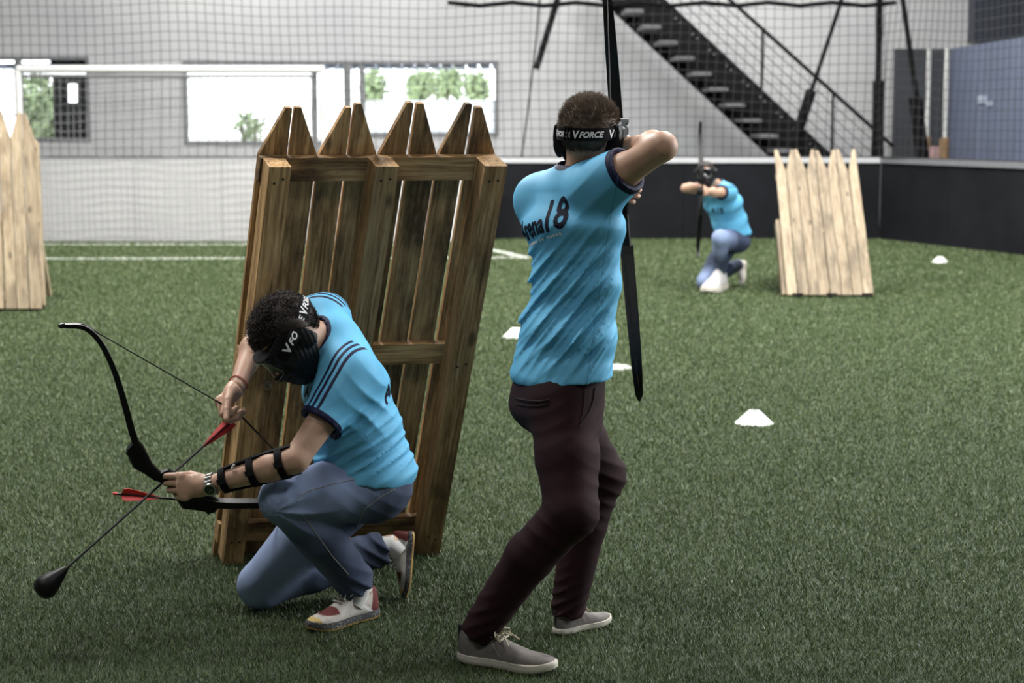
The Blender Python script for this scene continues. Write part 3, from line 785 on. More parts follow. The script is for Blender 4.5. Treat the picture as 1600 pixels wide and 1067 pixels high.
# ------------------------------------------------------------------ builders for people
def finger_chain(base, d, pn, lens_, curls, r0, r1):
    out = []; p = np.array(base, float); ang = 0
    k = len(lens_)
    for i in range(k):
        ang += math.radians(curls[i]); dr = d * math.cos(ang) + pn * math.sin(ang); q = p + dr * lens_[i]
        out.append((seg(p, q, r0 + (r1 - r0) * i / k, r0 + (r1 - r0) * (i + 1) / k), .003)); p = q
    return out, p
def hand(wrist, fwd, palm, thumb_side, elbow, curls=((45, 70, 40),) * 4, thumb=(.55, .75, .35, 25), s=1.0):
    """returns sdf, bounds; includes a stub of the wrist that overlaps the forearm"""
    wrist = np.asarray(wrist, float); fwd = nrm(fwd); palm = np.asarray(palm, float); palm = nrm(palm - fwd * (palm @ fwd)); ts = np.asarray(thumb_side, float)
    side = np.cross(fwd, palm); side = side if side @ ts > 0 else -side
    pr = [(tor(wrist + fwd * .012 * s, wrist + fwd * .078 * s, .026 * s, .018 * s, .038 * s, .0145 * s, side, side), 0)]
    ed = nrm(np.asarray(elbow) - wrist)
    pr.append((seg(wrist + ed * .045, wrist + fwd * .02, .0235, .0245 * s), .02))
    names = [(.030, .004, (.043, .026, .021)), (.0105, .008, (.047, .030, .023)), (-.0095, .006, (.044, .028, .022)), (-.029, -.002, (.034, .021, .019))]
    tips = []
    fp = []
    for i, (sx, fx, ln) in enumerate(names):
        base = wrist + fwd * (.078 + fx) * s + side * sx * s + palm * .001
        d = nrm(fwd + side * sx * 1.2)
        ch, tip = finger_chain(base - d * .012, d, palm, [l * s * (1.25 if q == 0 else 1) for q, l in enumerate(ln)], curls[i], .0098 * s, .0072 * s)
        fp.append(ch); tips.append(tip)
    tb = wrist + fwd * .028 * s + side * .022 * s + palm * .008
    td = nrm(side * thumb[0] + fwd * thumb[1] + palm * thumb[2])
    tch, tt = finger_chain(tb, td, nrm(fwd * .5 + palm * .8 - side * .6), [.044 * s, .034 * s, .028 * s], (0, thumb[3], thumb[3] * .8), .0135 * s, .0085 * s)
    pf = union(pr)
    chains = [union(c) for c in fp]; tf = union([(c, .004) for c, _ in tch])
    def f(Q):
        d = pf(Q)
        g = None
        for c in chains:
            e = c(Q); g = e if g is None else smin(g, e, .0025)
        d = smin(d, g, .009); return smin(d, tf(Q), .012)
    lo, hi = bounds([wrist + ed * .06, wrist, wrist + fwd * .1] + tips + [tt], .03)
    return f, lo, hi

def frame_pts(C, ex, ey, ez): return lambda x, y, z: C + ex * x + ey * y + ez * z
def head_prims(C, ex, ey, ez):
    R = np.array([ex, ey, ez]); W_ = frame_pts(C, ex, ey, ez)
    pr = [(ell(W_(-.008, 0, .022), (.098, .077, .086), R), 0), (ell(W_(.022, 0, -.05), (.070, .058, .068), R), .05),
          (seg(W_(.088, 0, .012), W_(.108, 0, -.028), .008, .013), .015), (ell(W_(.075, 0, -.098), (.022, .025, .018), R), .03),
          (ell(W_(.092, 0, -.062), (.010, .024, .007), R), .008), (ell(W_(.082, 0, .032), (.018, .05, .010), R), .02)]
    for s in (-1, 1):
        pr.append((ell(W_(.080, s * .032, .008), (.013, .016, .012), R), .006)); pr.append((ell(W_(-.012, s * .080, -.008), (.020, .009, .032), R), .008))
        pr.append((ell(W_(.062, s * .045, -.03), (.028, .022, .022), R), .03))
    return pr
def text_mesh(s, size, shear=0, off=0.0):
    c = bpy.data.curves.new('lettering', 'FONT'); c.body = s; c.size = size; c.shear = shear; c.offset = off; c.resolution_u = 3; c.align_x = 'LEFT'
    o = bpy.data.objects.new('lettering', c); COL.objects.link(o); dg = bpy.context.evaluated_depsgraph_get(); dg.update()
    me = bpy.data.meshes.new_from_object(o.evaluated_get(dg)); bpy.data.objects.remove(o); bpy.data.curves.remove(c)
    bm = bmesh.new(); bm.from_mesh(me); bmesh.ops.triangulate(bm, faces=bm.faces)
    for _ in range(3):
        es = [e for e in bm.edges if e.calc_length() > size * .16]
        if not es: break
        bmesh.ops.subdivide_edges(bm, edges=es, cuts=1); bmesh.ops.triangulate(bm, faces=bm.faces)
    V = np.array([tuple(v.co) for v in bm.verts]); bm.verts.index_update(); Fs = [[v.index for v in f.verts] for f in bm.faces]; bm.free(); bpy.data.meshes.remove(me)
    return V, Fs

def headgear(root, off, C, ex, ey, ez, hair, hair_len, curl, n_str, seed, texts, hairmat, h=.0045, far=False, strap_r=(.114, .094), strap_z=.018, buckle=None, tilt=0.0, back_low=-.075, nape=0.0, mounts=True):
    """hair, mask, goggles and strap, all children of the person"""
    R = np.array([ex, ey, ez]).astype(f4); W_ = frame_pts(C, ex, ey, ez); rng = np.random.default_rng(seed)
    hp = union(head_prims(C, ex, ey, ez))
    loc = lambda Q: (Q - C.astype(f4)) @ R.T
    wv = waves(seed, 7)
    # hair cap
    def hairline(q):   # >0 outside the hair
        x, y, z = q[:, 0], q[:, 1], q[:, 2]
        low = np.where(x > .02, .045 + (x - .02) * .35, np.where(x > -.05, .045 - (.02 - x) * 1.05 , back_low))
        low = np.maximum(low, back_low)
        return low - z + .006 * wv(q, 160) + .02 * np.clip((-x - .02) / .06, 0, 1) * (y / .06) ** 2 * nape
    def hf(Q):
        q = loc(Q); d = hp(Q) - hair * np.clip((q[:, 2] - back_low) / .06, .15, 1) - (hair * .35) * wv(q, 75 if curl else 50)
        return np.maximum(d, hairline(q))
    lo, hi = C - .17, C + .17
    ho = sdf_obj('hair', hf, lo, hi, h, hairmat, root, off)
    # strands
    if n_str:
        V = []; Fs = []
        N = 0; d0 = rng.normal(size=(n_str * 4, 3)); d0 /= np.linalg.norm(d0, axis=1)[:, None]
        rad = np.array((.1, .08, .09)); q0 = d0 * rad + np.array((-.008, 0, .022))
        ok = hairline(q0) < -.004; q0 = q0[ok][:n_str]; d0 = d0[ok][:n_str]
        for q, d in zip(q0, d0):
            topness = np.clip((q[2] + .02) / .09, .34, 1)
            nn = nrm(d / rad); tg = nrm(np.cross(nn, rng.normal(size=3))); Ln = hair_len * topness * rng.uniform(.6, 1.2)
            if curl:
                b2 = np.cross(nn, tg); pts = []; ph = rng.uniform(0, 6.28); cr = rng.uniform(.004, .008); st0 = hair * .6
                for k in range(6):
                    t = k / 5; a = ph + t * 6.5; pts.append(q + nn * (st0 + Ln * .45 * t) + tg * Ln * .7 * t + (b2 * math.cos(a) + nn * math.sin(a)) * cr)
                r = .0016
            else:
                lay = nrm(nn * .55 + np.array((.5, 0, .28)) * .5 + rng.normal(size=3) * .16); st0 = hair * .3
                pts = [q + nn * st0 + lay * Ln * t + nn * Ln * .12 * t * (1 - t) for t in (0, .4, .75, 1)]; r = .0011
            pts = [W_(*p) - off for p in pts]; m = len(pts); b = len(V)
            t0 = nrm(pts[-1] - pts[0]); s1 = nrm(np.cross(t0, (.3, .5, .8))); s2 = np.cross(t0, s1)
            for k, p in enumerate(pts):
                rr = r * (1 - .75 * k / (m - 1))
                for j in range(3): V.append(p + (s1 * math.cos(j * 2.1) + s2 * math.sin(j * 2.1)) * rr)
            for k in range(m - 1):
                for j in range(3): Fs.append((b + k*3 + j, b + k*3 + (j+1) % 3, b + k*3 + 3 + (j+1) % 3, b + k*3 + 3 + j))
        so_ = link('hair_strands', mesh_np('hair_strands', V, np.array(Fs), True), hairmat, ho); so_['kind'] = 'stuff'
    # mask shell: cheeks, muzzle and ear flaps
    muz = ell(W_(.072, 0, -.07), (.062, .060, .062), R)
    def mf(Q):
        q = loc(Q); x, y, z = q[:, 0], q[:, 1], q[:, 2]
        d = smin(hp(Q) - .019, muz(Q), .03)
        d = d + .0025 * np.maximum(0, np.sin(z * 330)) * ((np.abs(y) < .045) & (x > .07)) + .0015 * (np.abs(np.sin(x * 170 + z * 120)) > .93)
        cut = np.maximum.reduce([-(x + .034 - np.maximum(0, -.055 - z) * 1.1), z - .048 + np.maximum(0, .03 - x) * .25, -(z + .135)])
        return np.maximum(d, cut)
    mo = sdf_obj('face_mask', mf, lo, hi, h * .8, MT['mask'], root, off)
    def win(q): return np.maximum(np.abs(q[:, 1]) - .066, np.maximum(q[:, 2] - .046, -.030 - q[:, 2] + np.maximum(0, .022 - np.abs(q[:, 1])) * .5))
    def gf(Q):
        q = loc(Q); d = hp(Q) - .029; reg = np.maximum.reduce([np.abs(q[:, 1]) - .090, q[:, 2] - .054, -.046 - q[:, 2], -(q[:, 0] - .022)])
        d = np.maximum(d, reg); return np.maximum(d, -np.maximum(win(q), .03 - q[:, 0]))
    sdf_obj('goggle_frame', gf, lo, hi, h * .8, MT['black_rubber'], mo, off)
    def lf(Q):
        q = loc(Q); return np.maximum.reduce([hp(Q) - .023, win(q) - .004, -(q[:, 0] - .03)])
    sdf_obj('lens', lf, lo, hi, h * .8, MT['lens'], mo, off)
    # bright rim around the lens
    loop = [(.067 * math.copysign(abs(math.cos(t)) ** .45, math.cos(t)), .008 + .040 * math.copysign(abs(math.sin(t)) ** .45, math.sin(t))) for t in np.linspace(0, 2 * math.pi, 49)]
    yz = np.array(loop); a0 = np.full(len(yz), .0); b0 = np.full(len(yz), .2)
    for _ in range(14):
        mid = (a0 + b0) / 2; q = np.array([W_(x, y, z) for x, (y, z) in zip(mid, yz)]).astype(f4); s_ = hp(q) - .029; a0 = np.where(s_ < 0, mid, a0); b0 = np.where(s_ < 0, b0, mid)
    m = MB(); m.tube([W_(x, y, z) - off for x, (y, z) in zip(a0, yz)], .0024, 6, False); m.build('goggle_rim', MT['rim'], mo, True)
    # strap
    a_, b_ = strap_r
    def sp(phi, z, o=0.0):
        o = o + .024 * max(0, math.cos(phi)) ** .6 if not mounts else o
        return W_((a_ + o) * math.cos(phi) - .006, (b_ + o) * math.sin(phi), strap_z + z + tilt * math.cos(phi) * a_) - off
    m = MB(); ks = np.linspace(math.radians(48), math.radians(312), 60); V = []
    for p in ks: V += [sp(p, -.019), sp(p, .019), sp(p, .019, .003), sp(p, -.019, .003)]
    Fs = []
    for i in range(59):
        for j in range(4): Fs.append((i*4+j, i*4+(j+1) % 4, i*4+4+(j+1) % 4, i*4+4+j))
    m.add(V, Fs); so2 = m.build('head_strap', MT['strap'], mo, True)
    for (txt, phi0, size) in texts:
        # a big leading V, then the rest
        V, Fq = text_mesh('V', size * 1.35, .12, .0012); V2, F2 = text_mesh('FORCE', size, .3, .0009)
        wv_ = V[:, 0].max(); V2[:, 0] += wv_ * .92; V[:, 1] -= size * .1; Fq = Fq + [[i + len(V) for i in f] for f in F2]; V = np.concatenate([V, V2])
        X = [sp(math.radians(phi0) + v[0] / ((a_ + b_) / 2), v[1] - size * .36, .0042) for v in V]
        link('lettering', mesh_np('lettering', X, Fq), MT['print_white'], mo)
    if buckle is not None:
        p0 = math.radians(buckle); m = MB()
        for (pa, pb, za, zb) in ((-.14, .14, -.024, -.020), (-.14, .14, .020, .024), (-.14, -.10, -.024, .024), (.10, .14, -.024, .024), (-.02, .02, -.024, .024)):
            q = [sp(p0 + pa, za, .004), sp(p0 + pb, za, .004), sp(p0 + pb, zb, .004), sp(p0 + pa, zb, .004)]; r = [sp(p0 + pa, za, .009), sp(p0 + pb, za, .009), sp(p0 + pb, zb, .009), sp(p0 + pa, zb, .009)]
            m.add(q + r, [(3,2,1,0),(4,5,6,7),(0,1,5,4),(1,2,6,5),(2,3,7,6),(3,0,4,7)])
        m.build('buckle', MT['black_gloss'], mo)
    # round strap mounts at the temples
    for s in ((-1, 1) if mounts else ()):
        m = MB(); m.lathe([(0, .012), (.020, .012), (.026, .004), (.026, -.012), (0, -.012)], W_(.012, s * (b_ + .006), strap_z - .006) - off, 20, ey * s); m.build('strap_mount', MT['mask'], mo, True)
    return ho, mo

def ankle(heel, toe, up):
    heel = np.asarray(heel, float); ex = nrm(np.asarray(toe) - heel); L = np.linalg.norm(np.asarray(toe) - heel); S = L / .285; up = np.asarray(up, float); ez = nrm(up - ex * (up @ ex))
    return heel + ex * .068 * S + ez * .102 * S, heel + ex * .115 * S + ez * .03 * S
SOLE = [(0, .012), (.02, .022), (.07, .031), (.18, .034), (.35, .031), (.5, .036), (.65, .044), (.78, .046), (.9, .038), (.965, .024), (1, .008)]
def shoe(root, off, heel, toe, up, style, laces=True):
    heel = np.asarray(heel, float); toe = np.asarray(toe, float); ex = nrm(toe - heel); up = np.asarray(up, float); ez = nrm(up - ex * (up @ ex)); ey = np.cross(ez, ex); L = np.linalg.norm(toe - heel)
    S = L / .285
    ts = np.array([s[0] for s in SOLE]); hw = np.array([s[1] for s in SOLE])
    Tt = np.concatenate([[0, .012, .03], np.linspace(.06, .94, 20), [.97, .988, 1.0]])
    hwf = np.interp(Tt, ts, hw)
    ht = np.interp(Tt, [0, .03, .12, .25, .33, .42, .55, .7, .85, .95, 1], [.085, .100, .104, .100, .108, .104, .082, .060, .048, .038, .024] if style != 'canvas' else [.078, .086, .084, .076, .084, .084, .068, .052, .044, .036, .022])
    spring = lambda t: .012 * max(0, (t - .72) / .28) ** 2 + .004 * max(0, (.1 - t) / .1)
    zs = .024 if style != 'canvas' else .020
    V = []; Lc = []; nr = 22
    for t, w_, h_ in zip(Tt, hwf, ht):
        for j in range(nr):
            ph = math.pi * j / (nr - 1); c, s_ = math.cos(ph), math.sin(ph)
            narrow = 1 - .30 * s_ ** 2 * (1 if t < .5 else max(.0, (.75 - t) * 4))
            y = w_ * .95 * math.copysign(abs(c) ** .7, c) * narrow; z = zs - .004 + (h_ - zs) * s_ ** .8
            Lc.append((t * .285, y, z)); V.append(heel + ex * t * L + ey * y * S + ez * (z + spring(t)) * S - off)
    n = len(Tt); Fs = [(i*nr+j, (i+1)*nr+j, (i+1)*nr+j+1, i*nr+j+1) for i in range(n - 1) for j in range(nr - 1)]
    Fs += [(i*nr, i*nr+nr-1, (i+1)*nr+nr-1, (i+1)*nr) for i in range(n - 1)] + [list(range(nr)), list(range((n-1)*nr, n*nr))[::-1]]
    me = mesh_np('shoe', V, Fs, True); attr_v(me, 'loc', Lc); bm = bmesh.new(); bm.from_mesh(me); bmesh.ops.recalc_face_normals(bm, faces=bm.faces); bm.to_mesh(me); bm.free()
    so_ = link('shoe', me, {'sneaker': MT['sneaker'], 'canvas': MT['canvas'], 'white': MT['white_shoe']}[style], root)
    V = []; Lc = []; lev = [(0, -.001), (.003, .0025), (zs * .6, .003), (zs, .0018), (zs + .002, -.002)]
    out = [(t, w_) for t, w_ in zip(Tt, hwf)] + [(t, -w_) for t, w_ in zip(Tt[::-1], hwf[::-1])]; k = len(out)
    for z, g in lev:
        for t, w_ in out:
            cx = .5; xx = t * L + (t - .5) * 2 * g * S; yy = (w_ + math.copysign(g, w_)) * S
            Lc.append((t * .285, yy, z)); V.append(heel + ex * xx + ey * yy + ez * (z + spring(t)) * S - off)
    Fs = [(l*k+i, l*k+(i+1) % k, (l+1)*k+(i+1) % k, (l+1)*k+i) for l in range(len(lev) - 1) for i in range(k)] + [list(range(k))[::-1], list(range((len(lev)-1)*k, len(lev)*k))]
    me = mesh_np('sole', V, Fs, True); attr_v(me, 'loc', Lc)
    try: me.set_sharp_from_angle(angle=math.radians(45))
    except Exception: pass
    link('sole', me, {'sneaker': MT['sole_speck'], 'canvas': MT['sole_white'], 'white': MT['sole_white']}[style], so_)
    if laces:
        lm = MT['lace_white'] if style == 'sneaker' else MT['lace_tan']
        top = lambda t, y: heel + ex * t * L + ey * y * S + ez * (np.interp(t, Tt, ht) + .002 - 9.0 * y * y) * S - off
        for k in range(5 if style == 'sneaker' else 3):
            t = .37 + k * .05; m = MB(); m.tube([top(t, -.024), top(t + .012, -.008), top(t + .012, .008), top(t, .024)], .0026 * S, 6); m.build('lace', lm, so_, True)
        m = MB()
        for s in (-1, 1):
            c = top(.38, 0)
            m.tube([c, c + (ey * .02 * s + ez * .012 + ex * .006) * S, c + (ey * .045 * s + ez * .004 + ex * .02) * S, c + (ey * .036 * s - ez * .012 + ex * .03) * S, c + (ey * .01 * s + ez * .003 + ex * .006) * S], .0022 * S, 6)
            m.tube([c, c + (ey * .016 * s + ex * .03 + ez * .004) * S, c + (ey * .034 * s + ex * .055 - ez * .02) * S], .0020 * S, 6)
        m.build('lace_bow', lm, so_, True)
        if style == 'canvas':
            m = MB(); c = heel + ez * .083 * S + ex * .004 - off; m.tube([c - ez * .045 * S - ex * .002, c - ex * .004, c + ez * .012 * S - ex * .006, c + ez * .006 * S + ex * .008], .006 * S, 6); m.build('heel_tab', MT['dark_cloth'], so_, True)
        else:
            m = MB(); p = top(.36, 0); m.tube([p, p + (ez * .022 - ex * .022) * S], .016 * S, 8, True, (ez, .3)); m.build('tongue', MT['lace_white'], so_, True)
    return so_

def person(label, J, base, h_body=.006, h_cloth=.0055, hands=True, leg_mat='jeans', folds=None, hem_n=None, seedw=1, h_hand=.0026):
    """J holds world positions of joints; returns root, offset, sdf of the shirt"""
    off = np.array(base, float)
    root = thing('person', label, 'person', off, 'archers in light blue shirts')
    st = J['torso']                                   # [(pt, w, d, lat)] from hem to upper chest
    hd = J['head']                                    # C, ex, ey, ez
    # ---- body
    pr = []
    for (p, w_, d_, l), (p2, w2, d2, l2) in zip(st[:-1], st[1:]):
        pr.append((tor(p, p2, w_ - .03, d_ - .03, w2 - .03, d2 - .03, l, l2), .05))
    pr += [(seg(J['neck'], hd[0] - hd[3] * .045 - hd[1] * .02, .056, .055), .03)]
    pr += [(seg(J['shL'], J['neck'], .046, .042), .03), (seg(J['shR'], J['neck'], .046, .042), .03)]
    for s in 'LR':
        sh, el, wr, hp_, kn, an = (J[k + s] for k in ('sh', 'el', 'wr', 'hip', 'kn', 'an'))
        mid = sh * .6 + el * .4; fm = el * .72 + wr * .28
        pr += [(seg(sh, mid, .056, .050), .03), (seg(mid, el, .049, .040), .02), (seg(el, fm, .040, .044), .02), (seg(fm, wr, .043, .0265), .02)]
        cm = kn * .7 + an * .3; cm = cm + J.get('calf' + s, np.zeros(3))
        pr += [(seg(hp_, kn, .080, .050), .03), (seg(kn, cm, .050, .052), .02), (seg(cm, an, .050, .036), .02), (seg(an, J['foot' + s], .033, .018), .02)]
    fb = union(pr); fh = union(head_prims(*hd)); fbody = lambda Q: smin(fb(Q), fh(Q), .02)
    allp = [J[k + s] for k in ('sh', 'el', 'wr', 'hip', 'kn', 'an') for s in 'LR'] + [hd[0]]
    lo, hi = bounds(allp, .19)
    ex = []
    if hands:
        for s in 'LR':
            f, l2, h2 = J['hand' + s]; ex.append((f, l2, h2, h_hand))
    sdf_obj('body', fbody, lo, hi, h_body, SKIN, root, off, None, ex)
    # ---- shirt
    wv = waves(seedw, 5)
    pt = []
    for (p, w_, d_, l), (p2, w2, d2, l2) in zip(st[:-1], st[1:]): pt.append((tor(p, p2, w_, d_, w2, d2, l, l2), .04))
    nb = J['neck']
    for s in 'LR': pt.append((seg(J['sh' + s], nb * .92 + J['sh' + s] * .08, .074, J.get('yoke', .070)), .05))
    hem_p = st[0][0]; hem_n = nrm(hem_n if hem_n is not None else st[0][0] - st[1][0])
    tf = union(pt); sl = {}
    for s in 'LR':
        sh, el = J['sh' + s], J['el' + s]; ax = nrm(el - sh); L = np.linalg.norm(el - sh) * J.get('sleeve', .58)
        c = sh + ax * L; sl[s] = (sh, ax, L, c, union([(seg(sh - ax * .02, sh + ax * L * .5, .074, .073), 0), (seg(sh + ax * L * .4, sh + ax * (L + .1), .073, .071), .02)]), seg(c - ax * .03, c + ax * .12, .054, .066))
    upn = nrm(hd[0] - nb); nck = seg(nb + upn * J.get('ncut', -.02), nb + upn * .2, J.get('nrad', .073), J.get('nrad', .073) + .002)
    def fs(Q):
        d = np.maximum(tf(Q), (Q - hem_p.astype(f4)) @ hem_n.astype(f4))
        for s in 'LR':
            sh, ax, L, c, sf, carve = sl[s]
            e = np.maximum(sf(Q), (Q - c.astype(f4)) @ ax.astype(f4)); d = smin(d, e, .045)
        if folds is not None: d = d - folds(Q, wv)
        for s in 'LR': d = np.maximum(d, -sl[s][5](Q))
        d = np.maximum(d, -nck(Q))
        return d
    def post(me, V):
        dL = np.linalg.norm(V - sl['L'][3], axis=1); dR = np.linalg.norm(V - sl['R'][3], axis=1); isL = dL < dR
        cf = np.zeros(len(V)); sx = np.zeros(len(V)); sm = np.zeros(len(V))
        for s, msk in (('L', isL), ('R', ~isL)):
            sh, ax, L, c, _, _ = sl[s]; a = (V - sh) @ ax; rad = np.linalg.norm(V - sh - a[:, None] * ax, axis=1)
            e = J.get('stripe' + s); cfv = np.where((rad < .086) & (a < L + .008), a - (L - .02), -1)
            face = nrm(e - ax * (e @ ax)) if e is not None else np.array((0, 0, 1.)); sd = np.cross(ax, face)
            cf[msk] = cfv[msk]; sx[msk] = ((V - sh) @ sd)[msk]; sm[msk] = np.minimum(((V - sh) @ face), .0 + a + .10)[msk] if e is not None else -1
        attr_f(me, 'cf', cf); attr_f(me, 'sx', sx); attr_f(me, 'sm', sm)
        attr_f(me, 'cl', .0115 - np.abs(nck(V) - .002) if 0 else .012 - nck(V))
        sv = J.get('seam'); attr_f(me, 'seam', (V @ sv[0].astype(f4) - sv[1]) if sv else np.ones(len(V)))
    lo2, hi2 = bounds([J['shL'], J['shR'], J['elL'], J['elR'], nb] + [x[0] for x in st], .25)
    so_ = sdf_obj('shirt', fs, lo2, hi2, h_cloth, MT['shirt'], root, off, post)
    # ---- trousers
    pc = J['pelvis']; lat = J['platv']; pw, pd = J.get('pelv', (.165, .13)); pl = []
    pl.append((tor(pc[0], pc[1], pw, pd, pw * .95, pd * .95, lat, lat), .03))
    rr = J.get('legr', (.108, .076, .078, .060))
    cuts = []
    for s in 'LR':
        hp_, kn, an = J['hip' + s], J['kn' + s], J['an' + s]; cm = kn * .62 + an * .38 + J.get('calf' + s, np.zeros(3)); ax = nrm(an - cm)
        pl += [(seg(hp_, kn * .5 + hp_ * .5, rr[0], (rr[0] + rr[1]) / 2 + .003), .05), (seg(kn * .5 + hp_ * .5, kn, (rr[0] + rr[1]) / 2 + .003, rr[1]), .02)]
        cuts.append((kn, cm, an, ax))
    lf = union(pl)
    low = [(union([(seg(kn, cm, rr[1] - .002, rr[2]), .02), (seg(cm, an + ax * .05, rr[2], rr[3]), .02)]), an, ax) for kn, cm, an, ax in cuts]
    lfold = J['lfold']
    def ft(Q):
        d = lf(Q)
        for f, an, ax in low: d = smin(d, np.maximum(f(Q), (Q - (an + ax * J.get('hemx', .034)).astype(f4)) @ ax.astype(f4)), .022)
        d = d - lfold(Q, wv); return np.maximum(d, Q[:, 2] * -1 + .004)
    def post2(me, V):
        fd = np.zeros(len(V))
        for s, q in J.get('fade', []): fd = np.maximum(fd, np.clip(1 - np.linalg.norm(V - s, axis=1) / q, 0, 1))
        attr_f(me, 'fade', np.clip(fd * 1.7 + .12 * wv(V, 40), 0, 1))
        sv = J.get('lseam'); attr_f(me, 'seam', (V @ sv[0].astype(f4) - sv[1]) if sv else np.ones(len(V)))
    lo3, hi3 = bounds([J[k + s] for k in ('hip', 'kn', 'an') for s in 'LR'] + list(pc), .17)
    lg = sdf_obj('trousers', ft, lo3, hi3, h_cloth, MT[leg_mat], root, off, post2)
    if J.get('sock'):
        for s in 'LR':
            an, ft_, kn = J['an' + s], J['foot' + s], J['kn' + s]; m = MB(); m.tube([an * .3 + ft_ * .7 - off, an - off, an + nrm(kn - an) * .045 - off, an + nrm(kn - an) * .06 - off], [.036, .041, .043, .040], 16); m.build('sock', MT['lace_white'], root, True)
    return root, off, so_, lg
def axes(fwd, up):
    ez = nrm(up); ex = np.asarray(fwd, float); ex = nrm(ex - ez * (ex @ ez)); return ex, np.cross(ez, ex), ez
def print_on(root, off, target, txts, origin, tx, ty, nn, mat, name='lettering', lift_=.0018, depth=.2, xs=1.0):
    """lay lettering on a cloth surface: txts [(string, x, y, size, shear, weight)]"""
    me = target.data; bvh = BVHTree.FromPolygons([v.co for v in me.vertices], [p.vertices for p in me.polygons])
    for (s, x, y, size, sh, wt) in txts:
        V, Fq = text_mesh(s, size, sh, wt); V[:, 0] *= xs; X = []
        for v in V:
            p = origin + tx * (v[0] + x) + ty * (v[1] + y) - off
            r = bvh.ray_cast(Vector(p + nn * depth), Vector(-nn), depth * 2.5)
            q = np.array(r[0]) + nn * lift_ if r[0] is not None else None
            X.append(q)
        ok = [f for f in Fq if all(X[i] is not None for i in f)]
        X = [q if q is not None else np.zeros(3) for q in X]
        used = sorted({i for f in ok for i in f}); mp = {u: i for i, u in enumerate(used)}
        if ok: link(name, mesh_np(name, [X[u] for u in used], [[mp[i] for i in f] for f in ok]), mat, target)
# ------------------------------------------------------------------ bows and arrows
def make_bow(label, grip, axis, back, half, reach, nock=None, group='recurve bows', s=1.0):
    """axis points to the upper tip, back towards the archer; half: tip height, reach: how far the tips are bent back"""
    grip = np.asarray(grip, float); az = nrm(axis); bx = np.asarray(back, float); bx = nrm(bx - az * (bx @ az)); wy = np.cross(az, bx)
    r = thing('recurve_bow', label, 'bow', grip, group)
    T = lambda x, y, z: bx * x + wy * y + az * z
    # riser: sculpted prism in the bow plane
    prof = [(-.235, .022, .016), (-.18, .010, .022), (-.12, -.006, .028), (-.07, -.004, .021), (-.03, .004, .018), (.01, .008, .017), (.045, .002, .018), (.06, -.010, .012), (.11, -.008, .014), (.16, -.002, .022), (.2, .012, .022), (.235, .022, .016)]
    m = MB(); k = 10; V = []
    for z, x, hh in prof:
        for j in range(k):
            th = 2 * math.pi * j / k; hh = hh * 1.0; V.append(T(x + hh * (1.5 if s < .9 else 1.3) * math.copysign(abs(math.cos(th)) ** .7, math.cos(th)), .0165 * math.copysign(abs(math.sin(th)) ** .7, math.sin(th)), z * s))
    n = len(prof); m.add(V, [(i*k+j, i*k+(j+1) % k, (i+1)*k+(j+1) % k, (i+1)*k+j) for i in range(n-1) for j in range(k)] + [list(range(k))[::-1], list(range((n-1)*k, n*k))])
    ri = m.build('riser', MT['black_rubber'], r, True)
    m = MB(); m.tube([T(.006, 0, -.075 * s), T(.010, 0, -.03 * s), T(.008, 0, .02 * s), T(.004, 0, .045 * s)], [.021, .022, .021, .018], 12); m.build('grip', MT['black_pad'], ri, True)
    tips = []
    for sg in (1, -1):
        kz = np.array((.20, .30, .49, .66, .81, .92, 1.0)); kx = np.array((.07, .16, .51, .80, .98, 1.0, .86)); pts = []
        for t in np.linspace(0, 1, 22):
            q = t * 6; i0 = min(int(q), 5); fr_ = q - i0; ii = [max(i0 - 1, 0), i0, i0 + 1, min(i0 + 2, 6)]
            def cr(K):
                a, b, c_, d_ = (K[i] for i in ii); return .5 * (2 * b + (c_ - a) * fr_ + (2 * a - 5 * b + 4 * c_ - d_) * fr_ ** 2 + (3 * b - a - 3 * c_ + d_) * fr_ ** 3)
            zz_ = max(cr(kz), .0) * half; pts.append((cr(kx) * reach, max(zz_, .19 * s) * sg, t))
        m = MB(); V = []
        for i, (x, z, t) in enumerate(pts):
            a = pts[max(i - 1, 0)]; b = pts[min(i + 1, 21)]; d = nrm((b[0] - a[0], b[1] - a[1])); nx, nz = -d[1], d[0]
            wd = .023 * (1 - .5 * t ** 2.2) if t < .97 else .009; th = .0115 * (1 - .5 * t)
            for sy, st_ in ((-1, -1), (1, -1), (1, 1), (-1, 1)): V.append(T(x + nx * th * st_, wd * sy, z + nz * th * st_))
        m.add(V, [(i*4+j, i*4+(j+1) % 4, i*4+4+(j+1) % 4, i*4+4+j) for i in range(21) for j in range(4)] + [(3, 2, 1, 0), (84, 85, 86, 87)])
        lb = m.build('limb', MT['black_rubber'], r)
        m = MB(); x, z, _ = pts[-1]; a = pts[-2]; d = nrm((x - a[0], z - a[1])); m.tube([T(x, 0, z), T(x + d[0] * .012, 0, z + d[1] * .012), T(x + d[0] * .02, 0, z + d[1] * .02)], [.007, .0085, .004], 8); m.build('tip', MT['black_gloss'], lb, True)
        m = MB(); m.lathe([(0, .008), (.010, .008), (.011, .004), (.011, 0)], T(.0, 0, .215 * sg * s) - bx * .004, 10, -bx); m.build('limb_bolt', MT['black_gloss'], ri, True)
        q = pts[18]; tips.append(T(q[0] + .008, 0, q[1])); e = pts[-1]; tips.append(T(e[0] + .004, 0, e[1]))
    mid = np.asarray(nock, float) - grip if nock is not None else (tips[0] + tips[2]) / 2
    m = MB(); m.tube([tips[1], tips[0], mid, tips[2], tips[3]], .0022, 6); sg_ = m.build('string', MT['string'], r)
    d0 = nrm(tips[0] - mid); d1 = nrm(tips[2] - mid); m = MB(); m.tube([mid + d0 * .09, mid, mid + d1 * .09], .0032, 6); m.build('serving', MT['string'], sg_)
    return r
